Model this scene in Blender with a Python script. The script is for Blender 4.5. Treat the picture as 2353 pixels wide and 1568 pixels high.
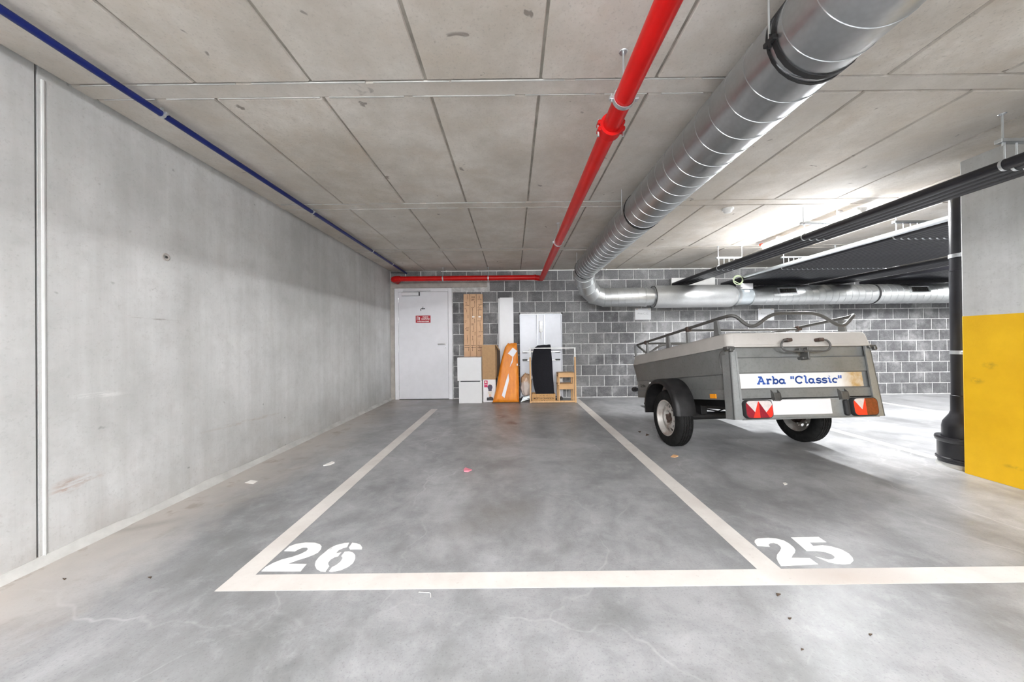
import bpy, bmesh, math, random
from mathutils import Vector, Matrix, noise as mnoise
random.seed(7)
PI = math.pi
for _o in list(bpy.data.objects): bpy.data.objects.remove(_o)
SC = bpy.context.scene
COL = SC.collection

# ------------------------------------------------------------------ camera
F_PX, IW, IH = 784.3, 2353, 1568
YAW, PITCH, ROLL, CAMH = math.radians(-0.0965), math.radians(0.248), math.radians(-0.618), 1.05
_f = Vector((math.sin(YAW) * math.cos(PITCH), math.cos(YAW) * math.cos(PITCH), math.sin(PITCH)))
_r = Vector((math.cos(YAW), -math.sin(YAW), 0)); _u = _r.cross(_f)
RT = math.cos(ROLL) * _r + math.sin(ROLL) * _u
UP = -math.sin(ROLL) * _r + math.cos(ROLL) * _u
cd = bpy.data.cameras.new('camera'); cam = bpy.data.objects.new('camera', cd); COL.objects.link(cam)
cd.sensor_fit = 'HORIZONTAL'; cd.sensor_width = 36.0; cd.lens = 36.0 * F_PX / IW
cd.clip_start = 0.05; cd.clip_end = 60
m = Matrix.Identity(4)
for i in range(3):
    m[i][0] = RT[i]; m[i][1] = UP[i]; m[i][2] = -_f[i]
m.translation = (0, 0, CAMH); cam.matrix_world = m
SC.camera = cam

def ray(px, py): return RT * ((px - IW / 2) / F_PX) - UP * ((py - IH / 2) / F_PX) + _f
def on_floor(px, py, z=0.0):
    d = ray(px, py); t = (z - CAMH) / d.z; return (t * d.x, t * d.y)
def on_y(px, py, Y):
    d = ray(px, py); t = Y / d.y; return (t * d.x, CAMH + t * d.z)
def on_x(px, py, X):
    d = ray(px, py); t = X / d.x; return (t * d.y, CAMH + t * d.z)

# ------------------------------------------------------------------ world, exposure
w = bpy.data.worlds.new('world'); SC.world = w; w.use_nodes = True
w.node_tree.nodes['Background'].inputs[0].default_value = (0.9, 0.95, 1.0, 1)
w.node_tree.nodes['Background'].inputs[1].default_value = 0.02
SC.view_settings.view_transform = 'Standard'; SC.view_settings.look = 'None'
SC.view_settings.exposure = 3.92; SC.view_settings.gamma = 1.0
SC.view_settings.use_curve_mapping = False
LAMP_W = 20.0      # emission of the single tube diffusers over the bays
AISLE_W = 27.0      # emission of the aisle lamps, raised to give more fill
# inferred lamps and unseen ones added as fill (same fixture): x, y, turn, label
LAMPS = [(6.22, 4.06, 2.315, 0, 'unseen tube lamp added as fill between the low pipe group and the far row'),
         (8.75, 4.06, 2.315, 0, 'glowing tube lamp past the far pipe row'),
         (-.3, -1.5, 2.25, PI / 2, 'glowing tube lamp hung over the aisle between the red and blue pipes'),
         (2.2, -3.4, 2.25, PI / 2, 'unseen fill lamp added over the aisle between duct and black pipes'),
         (-.6, -3.4, 2.25, PI / 2, 'unseen fill lamp added at the far side of the aisle by the concrete wall'),
         (2.2, -5.6, 2.25, PI / 2, 'unseen fill lamp added before the rear wall between duct and black pipes')]

# ------------------------------------------------------------------ room dimensions (metres)
XL, XR, YB, YN, ZC = -2.29, 9.2, 6.414, -7.0, 2.412

# ------------------------------------------------------------------ materials
MATS = {}
def N(nt, typ, **kw):
    n = nt.nodes.new(typ)
    for k, v in kw.items():
        if k.startswith('i_'):
            key = k[2:]; key = int(key) if key.isdigit() else key
            n.inputs[key].default_value = v
        else: setattr(n, k, v)
    return n
def L(nt, a, b): nt.links.new(a, b)
def newmat(name):
    m = bpy.data.materials.new(name); m.use_nodes = True
    nt = m.node_tree; b = nt.nodes['Principled BSDF']; MATS[name] = m
    return m, nt, b
def coord(nt, world):
    if world: return N(nt, 'ShaderNodeNewGeometry').outputs['Position']
    return N(nt, 'ShaderNodeTexCoord').outputs['Object']
def noise(nt, vec, scale, detail=6, rough=.6, dist=0, stretch=None):
    if stretch:
        mp = N(nt, 'ShaderNodeMapping'); mp.inputs['Scale'].default_value = stretch; L(nt, vec, mp.inputs['Vector']); vec = mp.outputs[0]
    n = N(nt, 'ShaderNodeTexNoise'); n.inputs['Scale'].default_value = scale; n.inputs['Detail'].default_value = detail
    n.inputs['Roughness'].default_value = rough; n.inputs['Distortion'].default_value = dist
    L(nt, vec, n.inputs['Vector']); return n.outputs['Fac']
def mr(nt, val, a, b, c=0., d=1.):
    n = N(nt, 'ShaderNodeMapRange'); n.clamp = True
    for i, v in enumerate((a, b, c, d)): n.inputs[i + 1].default_value = v
    L(nt, val, n.inputs[0]); return n.outputs[0]
def mx(nt, fac, a, b):
    n = N(nt, 'ShaderNodeMix', data_type='RGBA')
    for sock, v in ((n.inputs[0], fac), (n.inputs[6], a), (n.inputs[7], b)):
        if isinstance(v, (int, float)): sock.default_value = v
        elif isinstance(v, (tuple, list)): sock.default_value = (*v[:3], 1)
        else: L(nt, v, sock)
    return n.outputs[2]
def mth(nt, op, a, b=0.):
    n = N(nt, 'ShaderNodeMath', operation=op)
    for i, v in enumerate((a, b)):
        if isinstance(v, (int, float)): n.inputs[i].default_value = v
        else: L(nt, v, n.inputs[i])
    return n.outputs[0]
def bump(nt, b, h, strength=.2, dist=.01):
    n = N(nt, 'ShaderNodeBump'); n.inputs['Strength'].default_value = strength; n.inputs['Distance'].default_value = dist
    L(nt, h, n.inputs['Height']); L(nt, n.outputs[0], b.inputs['Normal'])
def ell(nt, vec, c, ang, a, b, plane='xy', soft=.5):
    """mask of a rotated ellipse in a world plane, 1 inside -> 0 outside"""
    s = N(nt, 'ShaderNodeSeparateXYZ'); L(nt, vec, s.inputs[0])
    ax = {'xy': (0, 1), 'yz': (1, 2), 'xz': (0, 2)}[plane]
    u = mth(nt, 'SUBTRACT', s.outputs[ax[0]], c[0]); v = mth(nt, 'SUBTRACT', s.outputs[ax[1]], c[1])
    ca, sa = math.cos(ang), math.sin(ang)
    p = mth(nt, 'ADD', mth(nt, 'MULTIPLY', u, ca / a), mth(nt, 'MULTIPLY', v, sa / a))
    q = mth(nt, 'ADD', mth(nt, 'MULTIPLY', u, -sa / b), mth(nt, 'MULTIPLY', v, ca / b))
    r = mth(nt, 'SQRT', mth(nt, 'ADD', mth(nt, 'MULTIPLY', p, p), mth(nt, 'MULTIPLY', q, q)))
    return mr(nt, r, 1 - soft, 1.0, 1.0, 0.0)

def plain(name, col, rough=.5, metal=0., var=.12, scale=8., bmp=0., bscale=60., world=False, spec=None, coat=0.):
    m, nt, b = newmat(name)
    vec = coord(nt, world)
    n = noise(nt, vec, scale, 5)
    lo = tuple(c * (1 - var) for c in col); hi = tuple(min(1, c * (1 + var)) for c in col)
    L(nt, mx(nt, mr(nt, n, .3, .7), lo, hi), b.inputs['Base Color'])
    b.inputs['Roughness'].default_value = rough; b.inputs['Metallic'].default_value = metal
    if spec is not None: b.inputs['Specular IOR Level'].default_value = spec
    if coat: b.inputs['Coat Weight'].default_value = coat
    if bmp: bump(nt, b, noise(nt, vec, bscale, 4), bmp, .004)
    return m

def concrete_wall(name):
    m, nt, b = newmat(name); vec = coord(nt, True)
    n1 = noise(nt, vec, .9, 10, .68); n2 = noise(nt, vec, 2.6, 9, .66, 0, (3, 3, .16)); n3 = noise(nt, vec, 60, 4, .7); n5 = noise(nt, vec, 9, 6, .7)
    c = mx(nt, mr(nt, n1, .36, .64), (.45, .455, .445), (.62, .625, .62))
    c = mx(nt, mr(nt, n2, .46, .70, 0, .42), c, (.38, .38, .365))
    c = mx(nt, mr(nt, n2, .45, .28, 0, .3), c, (.68, .68, .67))
    c = mx(nt, mr(nt, n5, .5, .75, 0, .3), c, (.33, .33, .32))
    c = mx(nt, mr(nt, n3, .56, .75, 0, .4), c, (.28, .28, .27))
    pores = noise(nt, vec, 11, 2); c = mx(nt, mr(nt, pores, .74, .79, 0, .7), c, (.2, .2, .185))
    if name == 'concrete_left':
        # scuffs left by cars and pale lime marks: marks with a shape of their own
        for (p1, p2, wd, col, k) in (((105, 1125), (245, 1088), .035, (.30, .15, .08), .75), ((105, 1140), (200, 1112), .022, (.33, .17, .1), .6),
                                     ((440, 1000), (660, 945), .02, (.33, .25, .19), .5), ((290, 728), (420, 738), .008, (.22, .2, .18), .8),
                                     ((528, 743), (556, 745), .006, (.5, .16, .06), .9), ((150, 914), (300, 902), .02, (.8, .8, .78), .5)):
            a = on_x(*p1, XL); e = on_x(*p2, XL)
            cx, cz = (a[0] + e[0]) / 2, (a[1] + e[1]) / 2
            ang = math.atan2(e[1] - a[1], e[0] - a[0]); ln = math.hypot(e[0] - a[0], e[1] - a[1]) / 2
            mk = ell(nt, vec, (cx, cz), ang, ln, wd, 'yz', .8)
            nn = mr(nt, noise(nt, vec, 22, 5, .7, 0, (1, .5, 3)), .42, .6)
            c = mx(nt, mth(nt, 'MULTIPLY', mth(nt, 'MULTIPLY', mk, nn), k), c, col)
        s = N(nt, 'ShaderNodeSeparateXYZ'); L(nt, vec, s.inputs[0])
        foot = mth(nt, 'MULTIPLY', mr(nt, s.outputs[2], .02, .22, 1, 0), mr(nt, noise(nt, vec, 4, 6), .35, .65))
        c = mx(nt, mth(nt, 'MULTIPLY', foot, .45), c, (.34, .31, .27))
    L(nt, c, b.inputs['Base Color']); b.inputs['Roughness'].default_value = .8
    bump(nt, b, noise(nt, vec, 35, 6), .18, .004)
    return m

def ceiling_mat():
    m, nt, b = newmat('concrete_ceiling'); vec = coord(nt, True)
    oi = N(nt, 'ShaderNodeObjectInfo')
    n1 = noise(nt, vec, 1.5, 10, .68); n2 = noise(nt, vec, 4, 8, .66, .3); n3 = noise(nt, vec, 75, 4, .7); n5 = noise(nt, vec, 11, 6, .7)
    c = mx(nt, mr(nt, n1, .36, .64), (.48, .435, .375), (.71, .67, .615))
    c = mx(nt, mr(nt, n2, .46, .70, 0, .55), c, (.50, .425, .335))
    c = mx(nt, mr(nt, n5, .5, .75, 0, .35), c, (.40, .37, .33))
    c = mx(nt, mr(nt, n3, .55, .75, 0, .55), c, (.25, .23, .2))
    spots = noise(nt, vec, 6.5, 3, .55, .6); c = mx(nt, mr(nt, spots, .70, .73, 0, .8), c, (.13, .105, .085))
    c = mx(nt, mr(nt, oi.outputs['Random'], 0, 1, 0, .35), c, (.56, .545, .52))
    L(nt, c, b.inputs['Base Color']); b.inputs['Roughness'].default_value = .82
    bump(nt, b, noise(nt, vec, 30, 6), .15, .004)
    return m

def block_mat():
    m, nt, b = newmat('concrete_block'); vec = coord(nt, True)
    oi = N(nt, 'ShaderNodeObjectInfo')
    n1 = noise(nt, vec, 6, 8, .68); n3 = noise(nt, vec, 70, 4, .75); n4 = noise(nt, vec, 2.2, 9, .68)
    c = mx(nt, mr(nt, oi.outputs['Random'], 0, 1), (.11, .11, .115), (.25, .25, .255))
    c = mx(nt, mr(nt, n1, .42, .70, 0, .55), c, (.30, .30, .30))
    c = mx(nt, mr(nt, n3, .46, .68, 0, .7), c, (.065, .065, .068))
    c = mx(nt, mr(nt, n4, .50, .68, 0, .6), c, (.44, .44, .44))
    L(nt, c, b.inputs['Base Color']); b.inputs['Roughness'].default_value = .92
    bump(nt, b, n3, .5, .006)
    return m

def floor_mat():
    m, nt, b = newmat('polished_concrete'); vec = coord(nt, True)
    n1 = noise(nt, vec, .8, 10, .66, .6); n2 = noise(nt, vec, 2.2, 10, .66, .5); n3 = noise(nt, vec, 120, 3)
    n4 = noise(nt, vec, 1.3, 9, .64, .5, (1, .55, 1))
    n5 = noise(nt, vec, 7, 8, .7, .3)
    c = mx(nt, mr(nt, n1, .38, .62), (.20, .205, .21), (.40, .405, .415))
    c = mx(nt, mr(nt, n2, .40, .72, 0, .6), c, (.45, .455, .465))
    c = mx(nt, mr(nt, n4, .46, .66, 0, .65), c, (.15, .15, .15))
    c = mx(nt, mr(nt, n5, .50, .72, 0, .45), c, (.16, .16, .16))
    c = mx(nt, mr(nt, n5, .48, .30, 0, .35), c, (.5, .505, .515))
    c = mx(nt, mr(nt, n3, .55, .75, 0, .45), c, (.11, .11, .11))
    # faint trowel lines and hairline cracks
    nv = N(nt, 'ShaderNodeTexNoise'); nv.inputs['Scale'].default_value = 1.1; nv.inputs['Detail'].default_value = 4; L(nt, vec, nv.inputs['Vector'])
    vm = N(nt, 'ShaderNodeVectorMath', operation='MULTIPLY_ADD'); vm.inputs[1].default_value = (1.1, 1.1, 0); L(nt, nv.outputs['Color'], vm.inputs[0]); L(nt, vec, vm.inputs[2])
    vo = N(nt, 'ShaderNodeTexVoronoi', feature='DISTANCE_TO_EDGE'); vo.inputs['Scale'].default_value = .9; L(nt, vm.outputs[0], vo.inputs['Vector'])
    c = mx(nt, mth(nt, 'MULTIPLY', mr(nt, vo.outputs['Distance'], 0, .007, .5, 0), mr(nt, n1, .45, .6)), c, (.55, .55, .56))
    s = N(nt, 'ShaderNodeSeparateXYZ'); L(nt, vec, s.inputs[0])
    # pale brown dust lying along the foot of the left wall
    dn = noise(nt, vec, 1.7, 7, .65, .8)
    dw = mth(nt, 'ADD', s.outputs[0], mth(nt, 'MULTIPLY', dn, -.75))
    dust = mr(nt, dw, -2.55, -2.02, 1, 0)
    c = mx(nt, mth(nt, 'MULTIPLY', dust, .85), c, (.50, .46, .42))
    c = mx(nt, mth(nt, 'MULTIPLY', mth(nt, 'MULTIPLY', dust, mr(nt, noise(nt, vec, 5, 6), .56, .66)), .6), c, (.2, .14, .09))
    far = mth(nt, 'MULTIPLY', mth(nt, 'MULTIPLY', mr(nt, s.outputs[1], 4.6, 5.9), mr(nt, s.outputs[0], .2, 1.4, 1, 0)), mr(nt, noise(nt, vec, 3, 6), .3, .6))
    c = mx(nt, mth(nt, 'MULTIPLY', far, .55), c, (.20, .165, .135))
    wet = None
    for (p, a, bb, ang) in (((1150, 958), .16, .16, .3), ((1180, 972), .17, .15, -.2)):
        q = on_floor(*p)
        mk = mth(nt, 'MULTIPLY', ell(nt, vec, q, ang, a, bb, 'xy', .8), mr(nt, noise(nt, vec, 6, 4), .4, .55))
        c = mx(nt, mth(nt, 'MULTIPLY', mk, .8), c, (.10, .055, .035))
    for (p, a, bb) in (((60, 1440), .28, .1), ((1130, 1180), .5, .25), ((330, 1210), .25, .06)):
        q = on_floor(*p)
        mk = mth(nt, 'MULTIPLY', ell(nt, vec, q, .5, a, bb, 'xy', .9), mr(nt, n2, .35, .6))
        c = mx(nt, mth(nt, 'MULTIPLY', mk, .6), c, (.14, .125, .11))
    L(nt, c, b.inputs['Base Color'])
    L(nt, mr(nt, n2, .3, .7, .32, .43), b.inputs['Roughness'])
    b.inputs['Specular IOR Level'].default_value = .5
    bump(nt, b, noise(nt, vec, 9, 6, .6, 1), .035, .01)
    return m

def galv(name, col=(.55, .57, .585), rough=.34, metal=.93):
    m, nt, b = newmat(name); vec = coord(nt, False)
    v = N(nt, 'ShaderNodeTexVoronoi'); v.inputs['Scale'].default_value = 55; L(nt, vec, v.inputs['Vector'])
    n = noise(nt, vec, 3, 6)
    c = mx(nt, mr(nt, n, .3, .7), tuple(x * .82 for x in col), col)
    c = mx(nt, mr(nt, v.outputs['Distance'], .2, .8, 0, .25), c, tuple(x * .7 for x in col))
    L(nt, c, b.inputs['Base Color']); b.inputs['Metallic'].default_value = metal
    L(nt, mr(nt, n, .3, .7, rough - .06, rough + .08), b.inputs['Roughness'])
    return m

def wood(name, a, bcol, sc=(1, 1, 14), rough=.55):
    m, nt, b = newmat(name); vec = coord(nt, False)
    n = noise(nt, vec, 9, 5, .6, .4, (6, 6, .6)); n2 = noise(nt, vec, 2, 3)
    c = mx(nt, mr(nt, n, .35, .65), a, bcol); c = mx(nt, mr(nt, n2, .4, .7, 0, .3), c, a)
    L(nt, c, b.inputs['Base Color']); b.inputs['Roughness'].default_value = rough
    return m

def emis(name, col, strength):
    m, nt, b = newmat(name)
    b.inputs['Base Color'].default_value = (.9, .9, .9, 1)
    b.inputs['Emission Color'].default_value = (*col, 1); b.inputs['Emission Strength'].default_value = strength
    return m

concrete_wall('concrete_left'); concrete_wall('concrete_grey'); ceiling_mat(); block_mat(); floor_mat()
plain('ceiling_joint', (.30, .275, .24), .9, var=.3, scale=9, world=True)
plain('mortar', (.55, .55, .545), .9, var=.3, scale=12, bmp=.3, world=True)
plain('lintel', (.40, .37, .34), .85, var=.15, bmp=.2)
plain('dark_joint', (.05, .048, .042), .9)
plain('joint_strip', (.62, .63, .62), .6, var=.06)
plain('cove', (.50, .50, .48), .85, var=.2, scale=5, bmp=.2, world=True)
def line_paint():
    m, nt, b = newmat('line_paint'); vec = coord(nt, True)
    n = noise(nt, vec, 3, 7, .65); n2 = noise(nt, vec, 45, 4, .7)
    c = mx(nt, mr(nt, n, .35, .7), (.62, .585, .55), (.76, .735, .70))
    c = mx(nt, mr(nt, n2, .62, .72, 0, .5), c, (.45, .42, .39))
    q = on_floor(1950, 1325)
    c = mx(nt, mth(nt, 'MULTIPLY', ell(nt, vec, q, 0, .38, .15, 'xy', .9), mr(nt, n, .3, .6, .2, .7)), c, (.42, .34, .28))
    L(nt, c, b.inputs['Base Color']); b.inputs['Roughness'].default_value = .6
line_paint()
def number_paint():
    m, nt, b = newmat('number_paint'); vec = coord(nt, True)
    n2 = noise(nt, vec, 30, 5, .7)
    c = mx(nt, mr(nt, n2, .66, .70, 0, .8), (.82, .82, .81), (.35, .35, .36))
    L(nt, c, b.inputs['Base Color']); b.inputs['Roughness'].default_value = .55
number_paint()
def yellow():
    m, nt, b = newmat('yellow_paint'); vec = coord(nt, True)
    n = noise(nt, vec, 5, 5); c = mx(nt, mr(nt, n, .3, .7), (.78, .44, .004), (.88, .52, .008))
    for p, a, bb in (((2275, 840), .05, .035), ((2245, 875), .05, .03), ((2330, 1075), .06, .02)):
        q = on_x(*p, 3.49)
        c = mx(nt, mth(nt, 'MULTIPLY', ell(nt, vec, q, 0, a, bb, 'yz', .9), mr(nt, noise(nt, vec, 30, 4), .4, .6, 0, .5)), c, (.22, .12, .02))
    L(nt, c, b.inputs['Base Color']); b.inputs['Roughness'].default_value = .62
    bump(nt, b, noise(nt, vec, 90, 4), .3, .003)
yellow()
plain('white_door', (.72, .72, .755), .45, var=.03)
plain('white_frame', (.75, .75, .78), .45, var=.03)
plain('seal_dark', (.03, .03, .035), .7)
plain('closer_grey', (.68, .68, .70), .4, var=.03)
plain('steel', (.55, .55, .55), .3, 1.0, var=.08)
plain('chrome', (.75, .76, .78), .2, 1.0, var=.05)
plain('zinc', (.68, .71, .73), .35, .9, var=.1)
plain('sign_red', (.42, .015, .03), .4, var=.06)
plain('plate_white', (.66, .645, .66), .4, var=.02)
plain('sign_white', (.85, .82, .82), .5, var=.03)
plain('ink_black', (.02, .015, .02), .5)
plain('ink_grey', (.42, .43, .45), .6)
plain('paper', (.80, .81, .83), .7, var=.03)
plain('red_pipe', (.60, .004, .004), .34, var=.08, spec=.35)
plain('red_fitting', (.52, .005, .005), .4, var=.1, spec=.3)
plain('blue_pipe', (.003, .013, .13), .35, var=.15)
plain('black_pe', (.016, .016, .021), .33, var=.35, scale=5)
plain('black_pe2', (.022, .022, .026), .28, var=.3, scale=5)
plain('rubber', (.018, .018, .019), .75, var=.3)
plain('tyre', (.011, .011, .011), .8, var=.4, scale=25, bmp=.3, spec=.2)
plain('fender', (.012, .0115, .012), .45, var=.5, scale=14, spec=.3)
galv('galvanised'); galv('galvanised_x', (.66, .68, .685), .36, .88); galv('silencer', (.64, .655, .66), .42, .75)
plain('damper', (.55, .60, .63), .4, .5, var=.08)
plain('grille_dark', (.03, .03, .028), .6)
plain('cable_green', (.52, .60, .40), .5)
emis('lamp_glow', (.975, .985, 1.0), LAMP_W); emis('aisle_glow', (.975, .985, 1.0), AISLE_W)
plain('lamp_body', (.70, .70, .69), .5, var=.03)
plain('tag_red', (.75, .08, .03), .5)
plain('plastic_white', (.80, .80, .79), .4, var=.03)
# trailer
def trailer_metal(name, a, bcol, dirt):
    m, nt, b = newmat(name); vec = coord(nt, False)
    n1 = noise(nt, vec, 3, 7, .65); n2 = noise(nt, vec, 45, 4, .7)
    c = mx(nt, mr(nt, n1, .3, .7), a, bcol); c = mx(nt, mr(nt, n2, .5, .75, 0, .45), c, dirt)
    L(nt, c, b.inputs['Base Color']); b.inputs['Metallic'].default_value = .55
    L(nt, mr(nt, n1, .3, .7, .45, .62), b.inputs['Roughness'])
trailer_metal('trailer_zinc', (.19, .195, .195), (.27, .275, .27), (.14, .14, .135))
trailer_metal('post_zinc', (.25, .26, .26), (.36, .37, .365), (.21, .205, .195))
trailer_metal('tube_zinc', (.075, .074, .072), (.15, .147, .14), (.06, .05, .045))
def lid_mat():
    m, nt, b = newmat('lid_grp'); vec = coord(nt, False)
    n1 = noise(nt, vec, 2.5, 6); n2 = noise(nt, vec, 40, 4, .7)
    c = mx(nt, mr(nt, n1, .3, .7), (.36, .34, .315), (.46, .44, .415))
    c = mx(nt, mr(nt, n2, .64, .72, 0, .6), c, (.3, .26, .22))
    L(nt, c, b.inputs['Base Color']); b.inputs['Roughness'].default_value = .5
lid_mat()
def banner_mat():
    m, nt, b = newmat('banner'); vec = coord(nt, False)
    s = N(nt, 'ShaderNodeSeparateXYZ'); L(nt, vec, s.inputs[0])
    n = noise(nt, vec, 14, 5, .65, .4)
    f = mth(nt, 'MULTIPLY', mr(nt, s.outputs[0], .33, .43), mr(nt, n, .3, .6, .45, 1.0))
    c = mx(nt, f, (.66, .66, .65), (.40, .26, .10))
    L(nt, c, b.inputs['Base Color']); b.inputs['Roughness'].default_value = .45
banner_mat()
plain('letter_blue', (.03, .09, .36), .4, var=.12)
plain('lens_red', (.50, .008, .02), .25, var=.12, scale=60, coat=.5)
plain('lens_bright', (.85, .035, .02), .22, var=.1, scale=60, coat=.5)
plain('lens_dark', (.24, .01, .02), .28, var=.15, scale=60, coat=.5)
plain('lens_amber', (.17, .035, .015), .3, var=.3, scale=60, coat=.4)
plain('lens_clear', (.55, .50, .49), .22, var=.12, scale=40, coat=.5)
plain('amber', (.95, .34, .006), .3, var=.05)
plain('chassis_black', (.012, .012, .013), .6, var=.4)
def rim():
    m, nt, b = newmat('rim'); vec = coord(nt, False)
    n1 = noise(nt, vec, 9, 6, .65); c = mx(nt, mr(nt, n1, .48, .74), (.50, .48, .455), (.30, .23, .19))
    L(nt, c, b.inputs['Base Color']); b.inputs['Roughness'].default_value = .42; b.inputs['Metallic'].default_value = .3
rim()
plain('rust_dark', (.07, .045, .035), .7, var=.4, scale=30)
# stored things
plain('white_laminate', (.74, .745, .755), .42, var=.02)
plain('white_board', (.72, .725, .74), .45, var=.02)
plain('cardboard', (.46, .285, .145), .8, var=.08, scale=30)
plain('cardboard_shade', (.10, .07, .05), .9)  # cardboard darkened to put in the shade of the open side
def printed():
    m, nt, b = newmat('cardboard_print'); vec = coord(nt, False)
    n0 = noise(nt, vec, 6, 4)
    c = mx(nt, mr(nt, n0, .3, .7), (.58, .36, .215), (.68, .44, .275))
    L(nt, c, b.inputs['Base Color']); b.inputs['Roughness'].default_value = .75
printed()
plain('print_ink', (.10, .055, .03), .8)
plain('tape', (.75, .70, .66), .25)
def orange():
    m, nt, b = newmat('orange_wrap'); vec = coord(nt, False)
    n = noise(nt, vec, 7, 5, .6, .5, (3, 3, .8)); c = mx(nt, mr(nt, n, .35, .7), (.72, .20, .004), (.88, .30, .010))
    L(nt, c, b.inputs['Base Color']); b.inputs['Roughness'].default_value = .42
    b.inputs['Specular IOR Level'].default_value = .35
    bump(nt, b, noise(nt, vec, 26, 5, .65, 1.0), .5, .006)
    b.inputs['Coat Weight'].default_value = .7; b.inputs['Coat Roughness'].default_value = .06
    cb = N(nt, 'ShaderNodeBump'); cb.inputs['Strength'].default_value = 1.0; cb.inputs['Distance'].default_value = .02
    L(nt, noise(nt, vec, 32, 3, .6, 1.5), cb.inputs['Height']); L(nt, cb.outputs[0], b.inputs['Coat Normal'])
orange()
plain('sticker', (.80, .80, .83), .5, var=.02)
plain('magenta', (.55, .01, .10), .5, var=.1)
plain('cream', (.75, .68, .58), .5)
plain('aubergine', (.055, .035, .075), .45)
plain('photo_white', (.80, .78, .80), .45, var=.04)
plain('photo_skin', (.75, .48, .36), .6)
plain('panel_grey', (.50, .515, .55), .4, .15, var=.04)
plain('rail_grey', (.52, .545, .58), .35, .5, var=.04)
plain('felt_black', (.008, .008, .012), .95, var=.9, scale=160, bmp=.6, bscale=160)
wood('rack_wood', (.62, .36, .16), (.74, .46, .22)); wood('crate_wood', (.46, .25, .085), (.60, .34, .125))
plain('stool_wood', (.66, .40, .185), .55, var=.1)
plain('rack_white', (.80, .80, .79), .4)
def bagm():
    m, nt, b = newmat('bag'); vec = coord(nt, False)
    s = N(nt, 'ShaderNodeSeparateXYZ'); L(nt, vec, s.inputs[0])
    n = noise(nt, vec, 5, 4, .6, .5)
    f = mth(nt, 'ADD', s.outputs[2], mth(nt, 'MULTIPLY', n, .25))
    c = mx(nt, mr(nt, f, .33, .37), (.60, .52, .47), (.50, .32, .19))
    L(nt, c, b.inputs['Base Color']); b.inputs['Roughness'].default_value = .35
    b.inputs['Coat Weight'].default_value = .4
bagm()
plain('scrap_paper', (.80, .78, .74), .7); plain('scrap_pink', (.80, .25, .32), .6); plain('scrap_leaf', (.09, .06, .04), .8)
plain('scrap_orange', (.85, .5, .25), .6)
plain('smudge', (.50, .5, .5), .7)

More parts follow.
